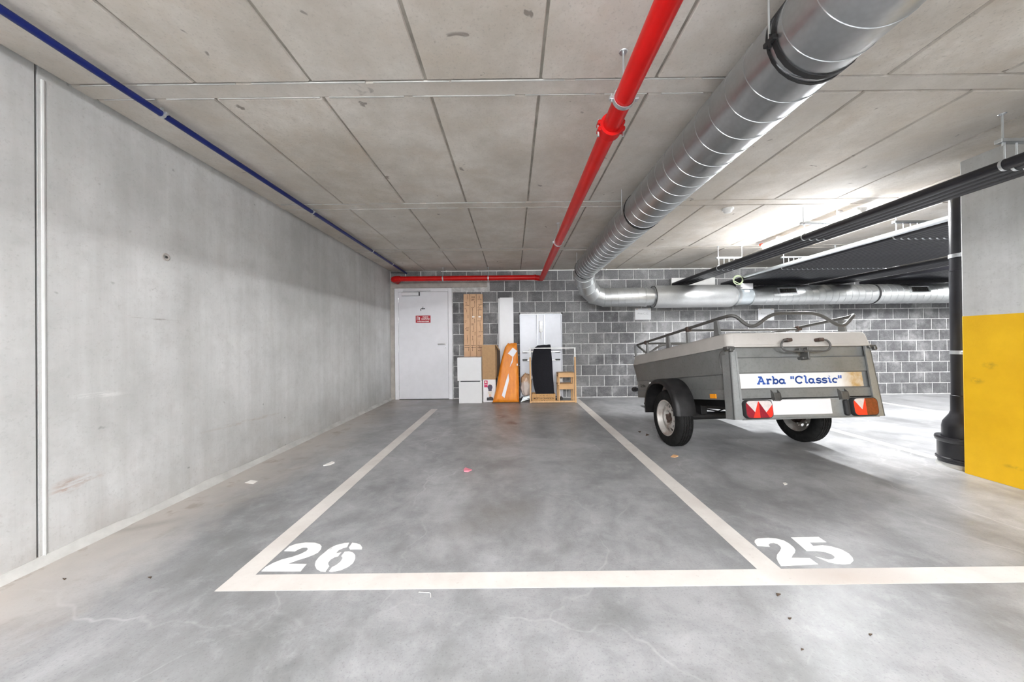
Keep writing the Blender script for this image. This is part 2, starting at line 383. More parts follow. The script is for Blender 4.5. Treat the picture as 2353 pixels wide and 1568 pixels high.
# ------------------------------------------------------------------ mesh helpers
class MB:
    """collects shapes; build() links them as one mesh object"""
    def __init__(s): s.v = []; s.f = []; s.mi = []; s.cur = 0
    def add(s, vs, fs, M=None):
        o = len(s.v)
        s.v += [tuple(M @ Vector(p)) if M else tuple(p) for p in vs]
        for f in fs: s.f.append([i + o for i in f]); s.mi.append(s.cur)
        return s
    def box(s, x0, x1, y0, y1, z0, z1, bev=0., M=None):
        if bev > 0:
            b = min(bev, (x1 - x0) * .45, (y1 - y0) * .45, (z1 - z0) * .45)
            bm = bmesh.new(); bmesh.ops.create_cube(bm, size=1)
            for v in bm.verts: v.co = Vector(((x0 + x1) / 2 + v.co.x * (x1 - x0), (y0 + y1) / 2 + v.co.y * (y1 - y0), (z0 + z1) / 2 + v.co.z * (z1 - z0)))
            bmesh.ops.bevel(bm, geom=bm.edges[:], offset=b, segments=1, affect='EDGES')
            bm.verts.index_update()
            s.add([v.co[:] for v in bm.verts], [[v.index for v in f.verts] for f in bm.faces], M); bm.free(); return s
        vs = [(x, y, z) for z in (z0, z1) for y in (y0, y1) for x in (x0, x1)]
        return s.add(vs, [(0, 2, 3, 1), (4, 5, 7, 6), (0, 1, 5, 4), (2, 6, 7, 3), (0, 4, 6, 2), (1, 3, 7, 5)], M)
    def hexa(s, b, t, M=None):
        """b, t: 4 points each, same winding (ccw seen from above)"""
        return s.add(list(b) + list(t), [(3, 2, 1, 0), (4, 5, 6, 7)] + [(i, (i + 1) % 4, 4 + (i + 1) % 4, 4 + i) for i in range(4)], M)
    def tube(s, pts, r, n=12, caps=True, M=None, closed=False):
        P = [Vector(p) for p in pts]; k = len(P)
        rr = r if isinstance(r, (list, tuple)) else [r] * k
        T = []
        for i in range(k):
            if closed: t = P[(i + 1) % k] - P[i - 1]
            else: t = P[min(i + 1, k - 1)] - P[max(i - 1, 0)]
            T.append(t.normalized())
        ref = Vector((0, 0, 1)) if abs(T[0].z) < .9 else Vector((1, 0, 0))
        a = T[0].cross(ref).normalized(); vs = []; fs = []
        for i in range(k):
            a = (a - T[i] * a.dot(T[i])).normalized(); b = T[i].cross(a)
            for j in range(n):
                an = 2 * PI * j / n; vs.append(P[i] + (a * math.cos(an) + b * math.sin(an)) * rr[i])
        for i in range(k if closed else k - 1):
            q = (i + 1) % k
            for j in range(n): fs.append((i * n + j, i * n + (j + 1) % n, q * n + (j + 1) % n, q * n + j))
        if caps and not closed: fs += [list(range(n))[::-1], [(k - 1) * n + j for j in range(n)]]
        return s.add(vs, fs, M)
    def lathe(s, prof, n=32, axis='x', M=None, a0=0., a1=None, wob=None):
        """prof: (along, radius); axis of revolution x, y or z"""
        full = a1 is None; a1 = 2 * PI if full else a1; cnt = n if full else n + 1
        vs = []; fs = []; k = len(prof)
        for j in range(cnt):
            an = a0 + (a1 - a0) * j / n; c, q = math.cos(an), math.sin(an)
            for i, (h, r) in enumerate(prof):
                h2 = h + (wob(i, j) if wob else 0)
                vs.append({'x': (h2, r * c, r * q), 'y': (r * q, h2, r * c), 'z': (r * c, r * q, h2)}[axis])
        for j in range(n):
            q = (j + 1) % cnt
            for i in range(k - 1): fs.append((j * k + i, q * k + i, q * k + i + 1, j * k + i + 1))
        return s.add(vs, fs, M)
    def prism(s, poly, axis, d0, d1, M=None):
        """poly: 2-D points in the plane normal to axis ('y': x,z ; 'z': x,y ; 'x': y,z)"""
        def P(p, d): return {'y': (p[0], d, p[1]), 'z': (p[0], p[1], d), 'x': (d, p[0], p[1])}[axis]
        n = len(poly)
        return s.add([P(p, d0) for p in poly] + [P(p, d1) for p in poly],
                     [list(range(n))[::-1], [n + i for i in range(n)]] + [(i, (i + 1) % n, n + (i + 1) % n, n + i) for i in range(n)], M)
    def loft(s, rings, M=None, cap=True):
        n = len(rings[0]); vs = [p for r in rings for p in r]; fs = []
        for i in range(len(rings) - 1):
            for j in range(n): fs.append((i * n + j, i * n + (j + 1) % n, (i + 1) * n + (j + 1) % n, (i + 1) * n + j))
        if cap: fs += [list(range(n))[::-1], [(len(rings) - 1) * n + j for j in range(n)]]
        return s.add(vs, fs, M)
    def strokes(s, lines, wd, M=None):
        """flat lettering: polylines in local x,z drawn with width wd at y = 0, facing -y"""
        for ln in lines:
            for (a, b) in zip(ln[:-1], ln[1:]):
                d = Vector((b[0] - a[0], b[1] - a[1]))
                if d.length < 1e-6: continue
                nrm = Vector((-d.y, d.x)).normalized() * wd / 2
                s.add([(a[0] - nrm.x, 0, a[1] - nrm.y), (b[0] - nrm.x, 0, b[1] - nrm.y), (b[0] + nrm.x, 0, b[1] + nrm.y), (a[0] + nrm.x, 0, a[1] + nrm.y)], [(0, 1, 2, 3)], M)
            for p in ln[1:-1]:
                s.add([(p[0] + wd / 2 * math.cos(t * PI / 4), 0, p[1] + wd / 2 * math.sin(t * PI / 4)) for t in range(8)], [list(range(8))], M)
        return s
    def build(s, name, mats, parent=None, smooth=True, angle=32, loc=None):
        me = bpy.data.meshes.new(name)
        me.from_pydata(s.v, [], s.f)
        if not isinstance(mats, (list, tuple)): mats = [mats]
        for mm in mats: me.materials.append(MATS[mm])
        if len(mats) > 1: me.polygons.foreach_set('material_index', s.mi)
        bm = bmesh.new(); bm.from_mesh(me); bmesh.ops.recalc_face_normals(bm, faces=bm.faces[:]); bm.to_mesh(me); bm.free()
        if smooth:
            me.polygons.foreach_set('use_smooth', [True] * len(me.polygons)); me.set_sharp_from_angle(angle=math.radians(angle))
        me.update()
        o = bpy.data.objects.new(name, me); COL.objects.link(o)
        if parent: o.parent = parent
        if loc: o.location = loc
        return o
def empty(name, loc=(0, 0, 0), rot=(0, 0, 0)):
    o = bpy.data.objects.new(name, None); COL.objects.link(o); o.location = loc; o.rotation_euler = rot
    o.empty_display_size = .1; return o
def tag(o, label, cat, group=None):
    o['label'] = label; o['category'] = cat
    if group: o['group'] = group
    return o
def struct(o, label=None, cat=None):
    o['kind'] = 'structure'
    if label: o['label'] = label
    if cat: o['category'] = cat
    return o
def inst(src, name, parent=None, loc=None):
    o = bpy.data.objects.new(name, src.data); COL.objects.link(o)
    if parent: o.parent = parent
    if loc: o.location = loc
    return o
def copy_tree(o, parent=None):
    c = o.copy(); COL.objects.link(c); c.parent = parent
    for ch in list(o.children): copy_tree(ch, c)
    return c
def text_obj(name, body, size, mat, M, parent=None, bold=0., align='CENTER', sx=1., shear=0.):
    cu = bpy.data.curves.new(name, 'FONT'); cu.body = body; cu.size = size; cu.align_x = align; cu.align_y = 'CENTER'
    cu.offset = bold; cu.shear = shear; cu.resolution_u = 3
    to = bpy.data.objects.new(name + '_tmp', cu); COL.objects.link(to)
    me = bpy.data.meshes.new_from_object(to.evaluated_get(bpy.context.evaluated_depsgraph_get()))
    bpy.data.objects.remove(to); bpy.data.curves.remove(cu)
    me.transform(M @ Matrix.Diagonal((sx, 1, 1, 1))); me.materials.clear(); me.materials.append(MATS[mat]); me.name = name
    o = bpy.data.objects.new(name, me); COL.objects.link(o)
    if parent: o.parent = parent
    return o
def face_y(x, y, z): return Matrix.Translation((x, y, z)) @ Matrix.Rotation(PI / 2, 4, 'X')   # text facing -y
def smoothpath(pts, n=8, r=.12):
    """polyline with rounded corners"""
    P = [Vector(p) for p in pts]; out = [P[0]]
    for i in range(1, len(P) - 1):
        a = P[i - 1] - P[i]; b = P[i + 1] - P[i]
        d = min(r, a.length * .48, b.length * .48); a = a.normalized() * d; b = b.normalized() * d
        for k in range(n + 1):
            t = k / n; out.append((P[i] + a) * (1 - t) ** 2 + P[i] * 2 * t * (1 - t) + (P[i] + b) * t * t)
    out.append(P[-1]); return out

# ================================================================== THE SETTING
# ---- floor
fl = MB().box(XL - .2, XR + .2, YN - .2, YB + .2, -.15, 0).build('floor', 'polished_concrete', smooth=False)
struct(fl)
LT = .0012
def floor_quad(name, pts, mat='line_paint', z=LT):
    mb = MB(); mb.prism(pts, 'z', .0002, z); return mb.build(name, mat, fl, smooth=False)
floor_quad('painted_line', [(-1.285, 1.46), (3.49, 1.47), (3.49, 1.572), (-1.285, 1.562)])
floor_quad('painted_line', [(-1.288, 1.562), (-1.186, 1.562), (-1.205, 5.45), (-1.308, 5.45)])
floor_quad('painted_line', [(1.107, 1.566), (1.217, 1.568), (1.205, 6.38), (1.095, 6.38)])
floor_quad('painted_line', [(3.64, 2.98), (3.74, 2.98), (3.745, 6.38), (3.645, 6.38)])
floor_quad('painted_line', [(6.0, 1.57), (6.1, 1.57), (6.1, 6.38), (6.0, 6.38)])
floor_quad('painted_line', [(3.85, 1.475), (6.1, 1.48), (6.1, 1.58), (3.85, 1.575)])
def digit(name, pieces, org, sc):
    mb = MB()
    for pc in pieces:
        mb.prism([on_floor(org[0] + x / sc, org[1] + y / sc) for x, y in pc], 'z', .0002, .0016)
    return mb.build(name, 'number_paint', fl, smooth=False)
O26, S26 = (440, 1240), 5.115
digit('number_two', [[(1090, 138), (1150, 85), (1230, 55), (1340, 40), (1450, 42), (1510, 60), (1530, 85), (1522, 120), (1490, 155), (1430, 185), (1350, 215), (1250, 245), (1130, 290), (1355, 292), (1285, 376), (822, 376), (870, 330), (960, 280), (1060, 240), (1180, 210), (1280, 175), (1350, 140), (1370, 115), (1355, 98), (1310, 98), (1265, 115), (1215, 142)]], O26, S26)
digit('number_six', [[(1855, 42), (1800, 45), (1700, 70), (1620, 110), (1560, 160), (1500, 210), (1460, 260), (1450, 305), (1470, 350), (1520, 378), (1575, 382), (1622, 318), (1608, 300), (1608, 275), (1635, 240), (1680, 212), (1725, 200), (1762, 155), (1700, 165), (1730, 130), (1780, 105), (1830, 92)],
                     [(1800, 148), (1850, 143), (1900, 158), (1925, 190), (1925, 230), (1900, 280), (1840, 325), (1750, 365), (1650, 382), (1615, 378), (1650, 330), (1700, 305), (1750, 265), (1775, 225), (1770, 205), (1760, 200)],
                     [(1888, 42), (1940, 48), (1985, 65), (2008, 100), (2000, 118), (1930, 118), (1865, 120), (1850, 98)]], O26, S26)
O25, S25 = (1640, 1200), 5.602
digit('number_two', [[(560, 312), (525, 265), (530, 235), (570, 215), (700, 207), (800, 215), (900, 240), (970, 280), (1030, 330), (1052, 365), (1045, 400), (1020, 425), (1000, 465), (1235, 468), (1345, 548), (865, 568), (830, 520), (808, 470), (815, 425), (850, 380), (868, 340), (855, 315), (820, 285), (770, 270), (725, 275), (705, 295), (720, 318)]], O25, S25)
digit('number_five', [[(995, 202), (1350, 195), (1450, 262), (1235, 265), (1280, 312), (1400, 302), (1520, 320), (1640, 355), (1740, 410), (1790, 465), (1800, 500), (1760, 540), (1680, 548), (1580, 540), (1480, 520), (1310, 448), (1400, 470), (1480, 490), (1540, 480), (1560, 455), (1520, 420), (1440, 390), (1330, 375), (1195, 375)]], O25, S25)

# ---- ceiling: slab with 60 cm concrete panels between cast strips
ce = MB().box(XL - .2, XR + .2, YN - .2, YB + .2, ZC + .010, ZC + .25).build('ceiling', 'ceiling_joint', smooth=False)
struct(ce)
strips = [(-6.08, -5.97), (-4.51, -4.40), (-2.94, -2.83), (-1.37, -1.26), (.20, .31), (1.772, 1.872), (3.315, 3.432), (4.935, 5.045)]
rows = [(YN, -6.088), (-5.962, -4.518), (-4.392, -2.948), (-2.822, -1.378), (-1.252, .192), (.318, 1.764), (1.880, 3.307), (3.440, 4.927), (5.053, YB)]
jx = [XL] + [-1.63 + .597 * k for k in range(0, 19)]
cache = {}
for (y0, y1) in rows:
    for x0, x1 in zip(jx[:-1], jx[1:]):
        wx, wy = x1 - x0 - .009, y1 - y0
        key = (round(wx, 3), round(wy, 3))
        zc = ZC + random.uniform(-.0015, .003)
        cx, cy = (x0 + x1) / 2, (y0 + y1) / 2
        if key in cache: inst(cache[key], 'panel', ce, (cx, cy, zc))
        else:
            b = .007
            bt = [(-wx / 2 + b, -wy / 2 + b, 0), (wx / 2 - b, -wy / 2 + b, 0), (wx / 2 - b, wy / 2 - b, 0), (-wx / 2 + b, wy / 2 - b, 0)]
            tp = [(-wx / 2, -wy / 2, .0125), (wx / 2, -wy / 2, .0125), (wx / 2, wy / 2, .0125), (-wx / 2, wy / 2, .0125)]
            cache[key] = MB().hexa(bt, tp).build('panel', 'concrete_ceiling', ce, smooth=False, loc=(cx, cy, zc))
for (y0, y1) in strips:
    MB().hexa([(XL, y0 + .004, ZC + .001), (XR, y0 + .004, ZC + .001), (XR, y1 - .004, ZC + .001), (XL, y1 - .004, ZC + .001)],
              [(XL, y0 - .002, ZC + .012), (XR, y0 - .002, ZC + .012), (XR, y1 + .002, ZC + .012), (XL, y1 + .002, ZC + .012)]).build('cast_strip', 'concrete_ceiling', ce, smooth=False)
    for yy in (y0 - .002, y1 + .002) if y0 > .1 else ():      # lime lines that seeped along the strip edges
        mb = MB(); x = XL + .05
        while x < 1.2:
            ln = random.uniform(.15, .6); wd = random.uniform(.0015, .004)
            mb.box(x, x + ln, yy - wd, yy + wd, ZC - .0015, ZC + .006); x += ln + random.uniform(.01, .1)
        mb.build('lime_line', 'cove', ce, smooth=False)

# ---- left wall with expansion joint and cove
wl = MB()
wl.box(XL - .25, XL, YN, 1.634, 0, ZC + .01); wl.box(XL - .25, XL, 1.645, 5.108, 0, ZC + .01); wl.box(XL - .25, XL, 5.116, YB + .2, 0, ZC + .01)
wl.box(XL - .25, XL - .02, YN, YB + .2, 0, ZC + .01)
wl = wl.build('wall_left', 'concrete_left', smooth=False); struct(wl)
MB().box(XL - .03, XL - .015, 1.630, 1.654, 0, ZC).build('joint_gap', 'dark_joint', wl, smooth=False)
MB().prism([(XL - .005, 1.655), (XL + .003, 1.657), (XL + .005, 1.664), (XL + .003, 1.671), (XL - .005, 1.673)], 'z', .03, ZC - .05).build('joint_strip', 'joint_strip', wl, smooth=False)
hy, hz = on_x(381, 591, XL)
MB().lathe([(XL + .002, .026), (XL + .004, .022), (XL + .003, .014), (XL - .01, .010), (XL - .012, 0)], 20, 'x', Matrix.Translation((0, hy, hz))).build('anchor_hole', 'lintel', wl)
MB().lathe([(XL + .0045, .009), (XL + .0045, 0)], 12, 'x', Matrix.Translation((0, hy, hz))).build('anchor_plug', 'dark_joint', wl)
mb = MB(); ring = []
yy = YN
while yy < YB:
    s = .034 + .012 * mnoise.noise(Vector((0, yy * 2.1, 0))) + .006 * mnoise.noise(Vector((3, yy * 9, 0)))
    ring.append([(XL - .01, yy, -.005), (XL + s, yy, -.005), (XL + s * .93, yy, .004), (XL + s * .35, yy, s * .45), (XL + .003, yy, s * 1.2), (XL - .01, yy, s * 1.2)]); yy += .08
ring.append([(p[0], YB, p[2]) for p in ring[-1]])
struct(mb.loft(ring).build('baseboard_left', 'cove', smooth=True, angle=60))

# ---- back wall: mortar bed with concrete blocks
wb = MB().box(XL - .2, XR + .2, YB + .007, YB + .25, 0, ZC + .01).build('wall_back', 'mortar', smooth=False); struct(wb)
BW, BH, BP, CP = .2715, .187, .286, .200
def block_mesh():
    bm = bmesh.new(); nx, nz = 4, 3; b = .006
    mb = MB()
    front = [(-BW / 2 + b, 0, -BH / 2 + b), (BW / 2 - b, 0, -BH / 2 + b), (BW / 2 - b, 0, BH / 2 - b), (-BW / 2 + b, 0, BH / 2 - b)]
    mid = [(-BW / 2, .004, -BH / 2), (BW / 2, .004, -BH / 2), (BW / 2, .004, BH / 2), (-BW / 2, .004, BH / 2)]
    back = [(p[0], .02, p[2]) for p in mid]
    mb.loft([front, mid, back]); return mb
blk = None; count = 0; rest = MB()
specs = []
for k in range(12):
    z = .012 + CP * k + CP / 2
    ph = 1.718 if k % 2 == 1 else 1.718 - .143
    i0 = -20
    for i in range(-20, 30):
        x0 = ph + BP * i; xc = x0 + BP / 2
        lo = -1.115 if z < 2.19 else XL
        if z > 1.99 and z < 2.2: lo = -.46
        if xc - BW / 2 < lo - .001:
            if xc + BW / 2 > lo + .05: specs.append(((lo + xc + BW / 2) / 2, z, (xc + BW / 2 - lo) / BW))
            continue
        if xc > XR: continue
        specs.append((xc, z, 1.0))
specs.sort(key=lambda s: s[0])
for (xc, z, sx) in specs:
    yj = YB + random.uniform(-.0015, .002)
    if count < 300:
        if blk is None: blk = block_mesh().build('block', 'concrete_block', wb, smooth=False); o = blk
        else: o = inst(blk, 'block', wb)
        o.location = (xc, yj, z); o.scale = (sx, 1, 1); o.rotation_euler = (random.uniform(-.004, .004), 0, random.uniform(-.004, .004)); count += 1
    else:
        t = block_mesh(); rest.add(t.v, t.f, Matrix.Translation((xc, yj, z)))
o = rest.build('block', 'concrete_block', wb, smooth=False); o['kind'] = 'stuff'
MB().box(XL, -.465, YB - .006, YB + .02, 2.095, 2.20, .006).build('lintel', 'lintel', wb, smooth=False)
MB().box(XL, -2.215, YB - .012, YB + .02, 0, 2.095, .004).build('pier_plaster', 'lintel', wb, smooth=False)

# ---- unseen sides of the hall that close it for the light
struct(MB().box(XR, XR + .2, YN, YB, 0, ZC).build('wall_right', 'concrete_grey', smooth=False))
struct(MB().box(XL, XR, YN - .2, YN, 0, ZC).build('wall_rear', 'concrete_grey', smooth=False))

# ---- column with yellow lower half
cr = empty('concrete_column', (3.49, 2.28, 0))
tag(cr, 'grey concrete column with its lower half painted yellow, beside the black drain pipe', 'column')
def colbox(z0, z1, g=0.):
    c = .012; x0, x1, y0, y1 = -g, .30 + g, -.38 - g, .38 + g
    poly = [(x0 + c, y0), (x1 - c, y0), (x1, y0 + c), (x1, y1 - c), (x1 - c, y1), (x0 + c, y1), (x0, y1 - c), (x0, y0 + c)]
    return MB().prism(poly, 'z', z0, z1)
colbox(0, ZC + .008).build('shaft', 'concrete_grey', cr, smooth=False)
colbox(0.002, 1.215, .0012).build('yellow_band', 'yellow_paint', cr, smooth=False)

# ---- fire door
dr = empty('door_1', (0, YB, 0)); struct(dr)
DX0, DX1, DZ = -2.207, -1.130, 2.084
mb = MB(); y0, y1 = -.022, .004
mb.box(DX0, DX0 + .072, y0, y1, 0, DZ, .003); mb.box(DX1 - .072, DX1, y0, y1, 0, DZ, .003); mb.box(DX0 + .0715, DX1 - .0715, y0, y1, DZ - .064, DZ, .003)
mb.build('frame', 'white_frame', dr, smooth=False)
MB().box(DX0 + .07, DX1 - .07, -.009, .0035, .004, DZ - .06).build('seal', 'seal_dark', dr, smooth=False)
lf = MB().box(DX0 + .0755, DX1 - .0755, -.018, -.001, .012, DZ - .0675, .002).build('leaf', 'white_door', dr, smooth=False)
for hz in (1.86, 1.50, .95, .22): MB().tube([(DX0 + .0735, -.022, hz - .045), (DX0 + .0735, -.022, hz + .045)], .0055, 10).build('hinge', 'steel', dr)
cl = MB().box(-2.06, -1.735, -.062, -.018, 1.945, 2.005, .005).build('door_closer', 'closer_grey', dr, smooth=False)
MB().box(-1.742, -1.728, -.064, -.019, 1.944, 2.012, .002).build('closer_end', 'seal_dark', cl, smooth=False)
MB().box(-2.062, -1.742, -.0635, -.019, 1.938, 1.9455, .001).build('closer_outline', 'ink_grey', cl, smooth=False)  # grey strips drawing the closer's dark outline below and above
MB().box(-2.062, -1.742, -.0635, -.019, 2.0045, 2.010, .001).build('closer_outline', 'ink_grey', cl, smooth=False)
MB().box(-2.045, -1.53, -.046, -.022, 2.030, 2.056, .004).build('closer_rail', 'closer_grey', cl, smooth=False)
MB().hexa([(-1.99, -.058, 2.006), (-1.965, -.058, 2.006), (-1.965, -.04, 2.006), (-1.99, -.04, 2.006)], [(-1.58, -.058, 2.03), (-1.555, -.058, 2.03), (-1.555, -.04, 2.03), (-1.58, -.04, 2.03)]).build('closer_arm', 'steel', cl, smooth=False)
hd = MB(); hd.tube(smoothpath([(-1.262, -.018, 1.035), (-1.262, -.065, 1.035), (-1.392, -.065, 1.035)], 5, .02), .0095, 12)
hd.lathe([(-.025, 0), (-.025, .021), (-.018, .024), (-.017, .024)], 24, 'y', Matrix.Translation((-1.262, 0, 1.035))); hd.build('handle', 'steel', dr)
lk = MB(); lk.lathe([(-.027, 0), (-.027, .020), (-.018, .024), (-.017, .024)], 24, 'y', Matrix.Translation((-1.262, 0, .968))); lk = lk.build('lock', 'chrome', dr)
MB().box(-1.266, -1.258, -.030, -.026, .956, .974).build('keyhole', 'seal_dark', lk, smooth=False)
sg = MB().box(-1.812, -1.533, -.0205, -.0178, 1.437, 1.573, .001).build('sign', 'sign_red', dr, smooth=False); sg['label'] = 'red fire door notice with white lettering'
SY = -.0209
text_obj('lettering', 'PORTE', .034, 'sign_white', face_y(-1.628, SY, 1.543), sg, .0012, sx=1.0)
text_obj('lettering', 'COUPE-FEU', .034, 'sign_white', face_y(-1.628, SY, 1.508), sg, .0012, sx=.86)
text_obj('lettering', '\u00c0 MAINTENIR FERM\u00c9E', .024, 'sign_white', face_y(-1.672, SY, 1.462), sg, .0008, sx=.93)
mb = MB(); Ms = Matrix.Translation((0, SY, 0))
mb.strokes([[(-1.796, 1.495), (-1.796, 1.554), (-1.772, 1.554)], [(-1.796, 1.495), (-1.785, 1.495)]], .003, Ms)
mb.add([(-1.782, 0, 1.554), (-1.762, 0, 1.558), (-1.762, 0, 1.490), (-1.774, 0, 1.495), (-1.774, 0, 1.540)], [(0, 1, 2, 3, 4)], Ms)
mb.add([(-1.748, 0, 1.546), (-1.735, 0, 1.542), (-1.731, 0, 1.520), (-1.735, 0, 1.500), (-1.730, 0, 1.485), (-1.742, 0, 1.485), (-1.748, 0, 1.505)], [(0, 1, 2, 3, 4, 5, 6)], Ms)
mb.build('pictogram', 'sign_white', sg, smooth=False)
mb = MB(); Mt = Matrix.Translation((0, -.0185, 0))     # water tap sticker
mb.strokes([[(-1.714, 1.660), (-1.714, 1.690), (-1.706, 1.702), (-1.634, 1.702)], ], .014, Mt)
mb.strokes([[(-1.676, 1.705), (-1.676, 1.728)], [(-1.693, 1.732), (-1.659, 1.732)]], .007, Mt)
mb.add([(-1.648, 0, 1.702), (-1.636, 0, 1.716), (-1.634, 0, 1.716), (-1.634, 0, 1.688), (-1.636, 0, 1.688)], [(0, 1, 2, 3, 4)], Mt)
mb.add([(-1.676 + .016 * math.cos(t * PI / 6), 0, 1.701 + .013 * math.sin(t * PI / 6)) for t in range(12)], [list(range(12))], Mt)
o = mb.build('tap_pictogram', 'ink_black', dr, smooth=False); o['label'] = 'black water tap symbol'

# ================================================================== SERVICES UNDER THE CEILING
def ring_clamp(mb, c, r, axis, wd=.02, th=.004):
    prof = [(-wd / 2, r), (-wd / 2, r + th), (wd / 2, r + th), (wd / 2, r)]
    mb.lathe(prof, 24, axis, Matrix.Translation(c))
# ---- round ventilation duct
DXC, DZC, DR = 1.172, 2.214, .168
vd = empty('ventilation_duct', (DXC, 1.0, DZC))
tag(vd, 'round galvanised spiral ventilation duct bending along the block wall', 'duct')
inv = Matrix.Translation((-DXC, -1.0, -DZC))
def helix(mb, p0, p1, r, pitch, wd=.008, h=.003, ph=0.):
    P0, P1 = Vector(p0), Vector(p1); d = P1 - P0; ln = d.length; t = d.normalized()
    a = t.cross(Vector((0, 0, 1))).normalized(); b = t.cross(a)
    turns = ln / pitch; n = int(turns * 36); vs = []; fs = []
    for i in range(n + 1):
        an = ph + 2 * PI * turns * i / n; dirv = a * math.cos(an) + b * math.sin(an); c = P0 + d * (i / n)
        vs += [c + dirv * (r - .002) - t * wd / 2, c + dirv * (r + h) - t * wd / 4, c + dirv * (r + h) + t * wd / 4, c + dirv * (r - .002) + t * wd / 2]
    for i in range(n):
        for j in range(3): fs.append((i * 4 + j, i * 4 + j + 1, i * 4 + 5 + j, i * 4 + 4 + j))
    mb.add(vs, fs, inv)
def duct(name, p0, p1, r, mat, pitch=.125, ph=0.):
    mb = MB(); mb.tube([p0, p1], r, 56, M=inv); o = mb.build(name, mat, vd)
    if pitch:
        mb = MB(); helix(mb, p0, p1, r, pitch, ph=ph); h = mb.build('spiral_seam', mat, o); h.parent = o
    return o
def gasket(c, r, axis, mat='rubber', wd=.03, th=.006):
    mb = MB(); ring_clamp(mb, Vector(c) + inv.translation, r, axis, wd, th); return mb.build('gasket', mat, vd)
YR = [YN, 1.29, 3.03, 5.42]
for i in range(3):
    duct('duct_section', (DXC, YR[i], DZC), (DXC, YR[i + 1], DZC), DR, 'galvanised', .13, i)
for k, yy in enumerate(YR[1:]):
    gasket((DXC, yy, DZC), DR, 'y', wd=.020)
    if k == 0: gasket((DXC, yy + .034, DZC), DR, 'y', wd=.010, th=.005)
# hanger strap lug on the first joint
mb = MB(); ang = math.radians(200)
mb.box(DXC - DR - .018, DXC - DR + .008, 1.275, 1.328, DZC - .034, DZC - .014, .004, inv); mb.tube([(DXC - DR - .010, 1.30, DZC - .05), (DXC - DR - .010, 1.30, DZC)], .006, 8, M=inv); mb.build('clamp_lug', 'rubber', vd, smooth=False)
for yy in (1.30, 3.06, 5.2):
    mb = MB(); mb.tube([(DXC - DR - .012, yy, DZC - .03), (DXC - DR - .012, yy, ZC + .004)], .004, 8, M=inv); mb.build('hanger_rod', 'zinc', vd)
# gored elbow: from +y to +x, dropping
DY2, DZ2, DR2 = 6.0, 1.826, .164
A0, A3 = Vector((DXC, 5.42, DZC)), Vector((1.60, DY2, DZ2)); T0 = Vector((0, 1, 0)); T3 = Vector((1, 0, 0))
A1 = A0 + T0 * .34; A2 = A3 - T3 * .30
bez = lambda t: A0 * (1 - t) ** 3 + A1 * 3 * t * (1 - t) ** 2 + A2 * 3 * t * t * (1 - t) + A3 * t ** 3
NG = 6; gp = [bez(t) for t in (0, .2, .4, .6, .8, 1.0)]
fr = []
for i, p in enumerate(gp):
    tn = (gp[min(i + 1, len(gp) - 1)] - gp[max(i - 1, 0)]).normalized()
    if i == 0: tn = T0
    if i == len(gp) - 1: tn = T3
    fr.append((p, tn))
def ringpts(p, tn, r, n=48, ref=Vector((0, 0, 1))):
    a = tn.cross(ref).normalized(); b = tn.cross(a)
    return [p + (a * math.cos(2 * PI * j / n) + b * math.sin(2 * PI * j / n)) * r for j in range(n)]
for i in range(len(fr) - 1):
    r0 = DR + (DR2 - DR) * i / 5; r1 = DR + (DR2 - DR) * (i + 1) / 5
    mb = MB(); mb.loft([ringpts(*fr[i], r0), ringpts(*fr[i + 1], r1)], inv, cap=False); g = mb.build('elbow_gore', 'galvanised_x', vd)
    mb = MB(); p, tn = fr[i + 1]
    mb.loft([ringpts(p - tn * .006, tn, r1 - .001), ringpts(p - tn * .004, tn, r1 + .005), ringpts(p + tn * .004, tn, r1 + .005), ringpts(p + tn * .006, tn, r1 - .001)], inv, cap=False); mb.build('gore_seam', 'galvanised_x', g)
def xs(px): return on_y(px, 683, DY2)[0]
X1, X2, X3, X4, X5, X6 = 1.60, xs(1481), xs(1500), xs(1686), xs(1722), xs(1748)
duct('duct_section', (1.60, DY2, DZ2), (X2, DY2, DZ2), DR2, 'galvanised_x', .118, 1)
gasket((X2, DY2, DZ2), DR2, 'x', 'galvanised_x', .05, .006)
duct('duct_collar', (X2, DY2, DZ2), (X3, DY2, DZ2), DR2 - .012, 'galvanised_x', None)
mb = MB(); R3 = .196
mb.lathe([(X3 - .005, DR2 - .02), (X3, R3 - .012), (X3 + .012, R3), (X4 - .10, R3), (X4 - .05, R3 - .008), (X4 - .02, R3 - .03), (X4, .150), (X4 + .002, .12)], 64, 'x', inv @ Matrix.Translation((0, DY2, DZ2)))
o = mb.build('silencer', 'silencer', vd); o['label'] = 'wide smooth silencer drum'
gasket((X3 + .004, DY2, DZ2), R3 - .012, 'x', 'rubber', .018, .006)
dm = duct('damper', (X4, DY2, DZ2 - .01), (X5, DY2, DZ2 - .01), .145, 'damper', None)
gasket((X4 + .03, DY2, DZ2 - .01), .147, 'x', 'galvanised_x', .05, .008); gasket((X5, DY2, DZ2 - .01), .150, 'x', 'galvanised_x', .03, .012)
MB().box(X4 + .07, X5 - .02, DY2 - .13, DY2 + .05, DZ2 + .10, DZ2 + .20, .006, inv).build('actuator', 'closer_grey', dm, smooth=False)
MB().box(X4 + .10, X4 + .18, DY2 - .149, DY2 - .12, DZ2 + .045, DZ2 + .085, .004, inv).build('rating_plate', 'sign_white', dm, smooth=False)
for zz in (.185, .150): MB().tube([(X4 + .03, DY2 - .14, DZ2 + zz), (X4 + .07, DY2 - .14, DZ2 + zz)], .016, 12, M=inv).build('cable_gland', 'plastic_white', dm)
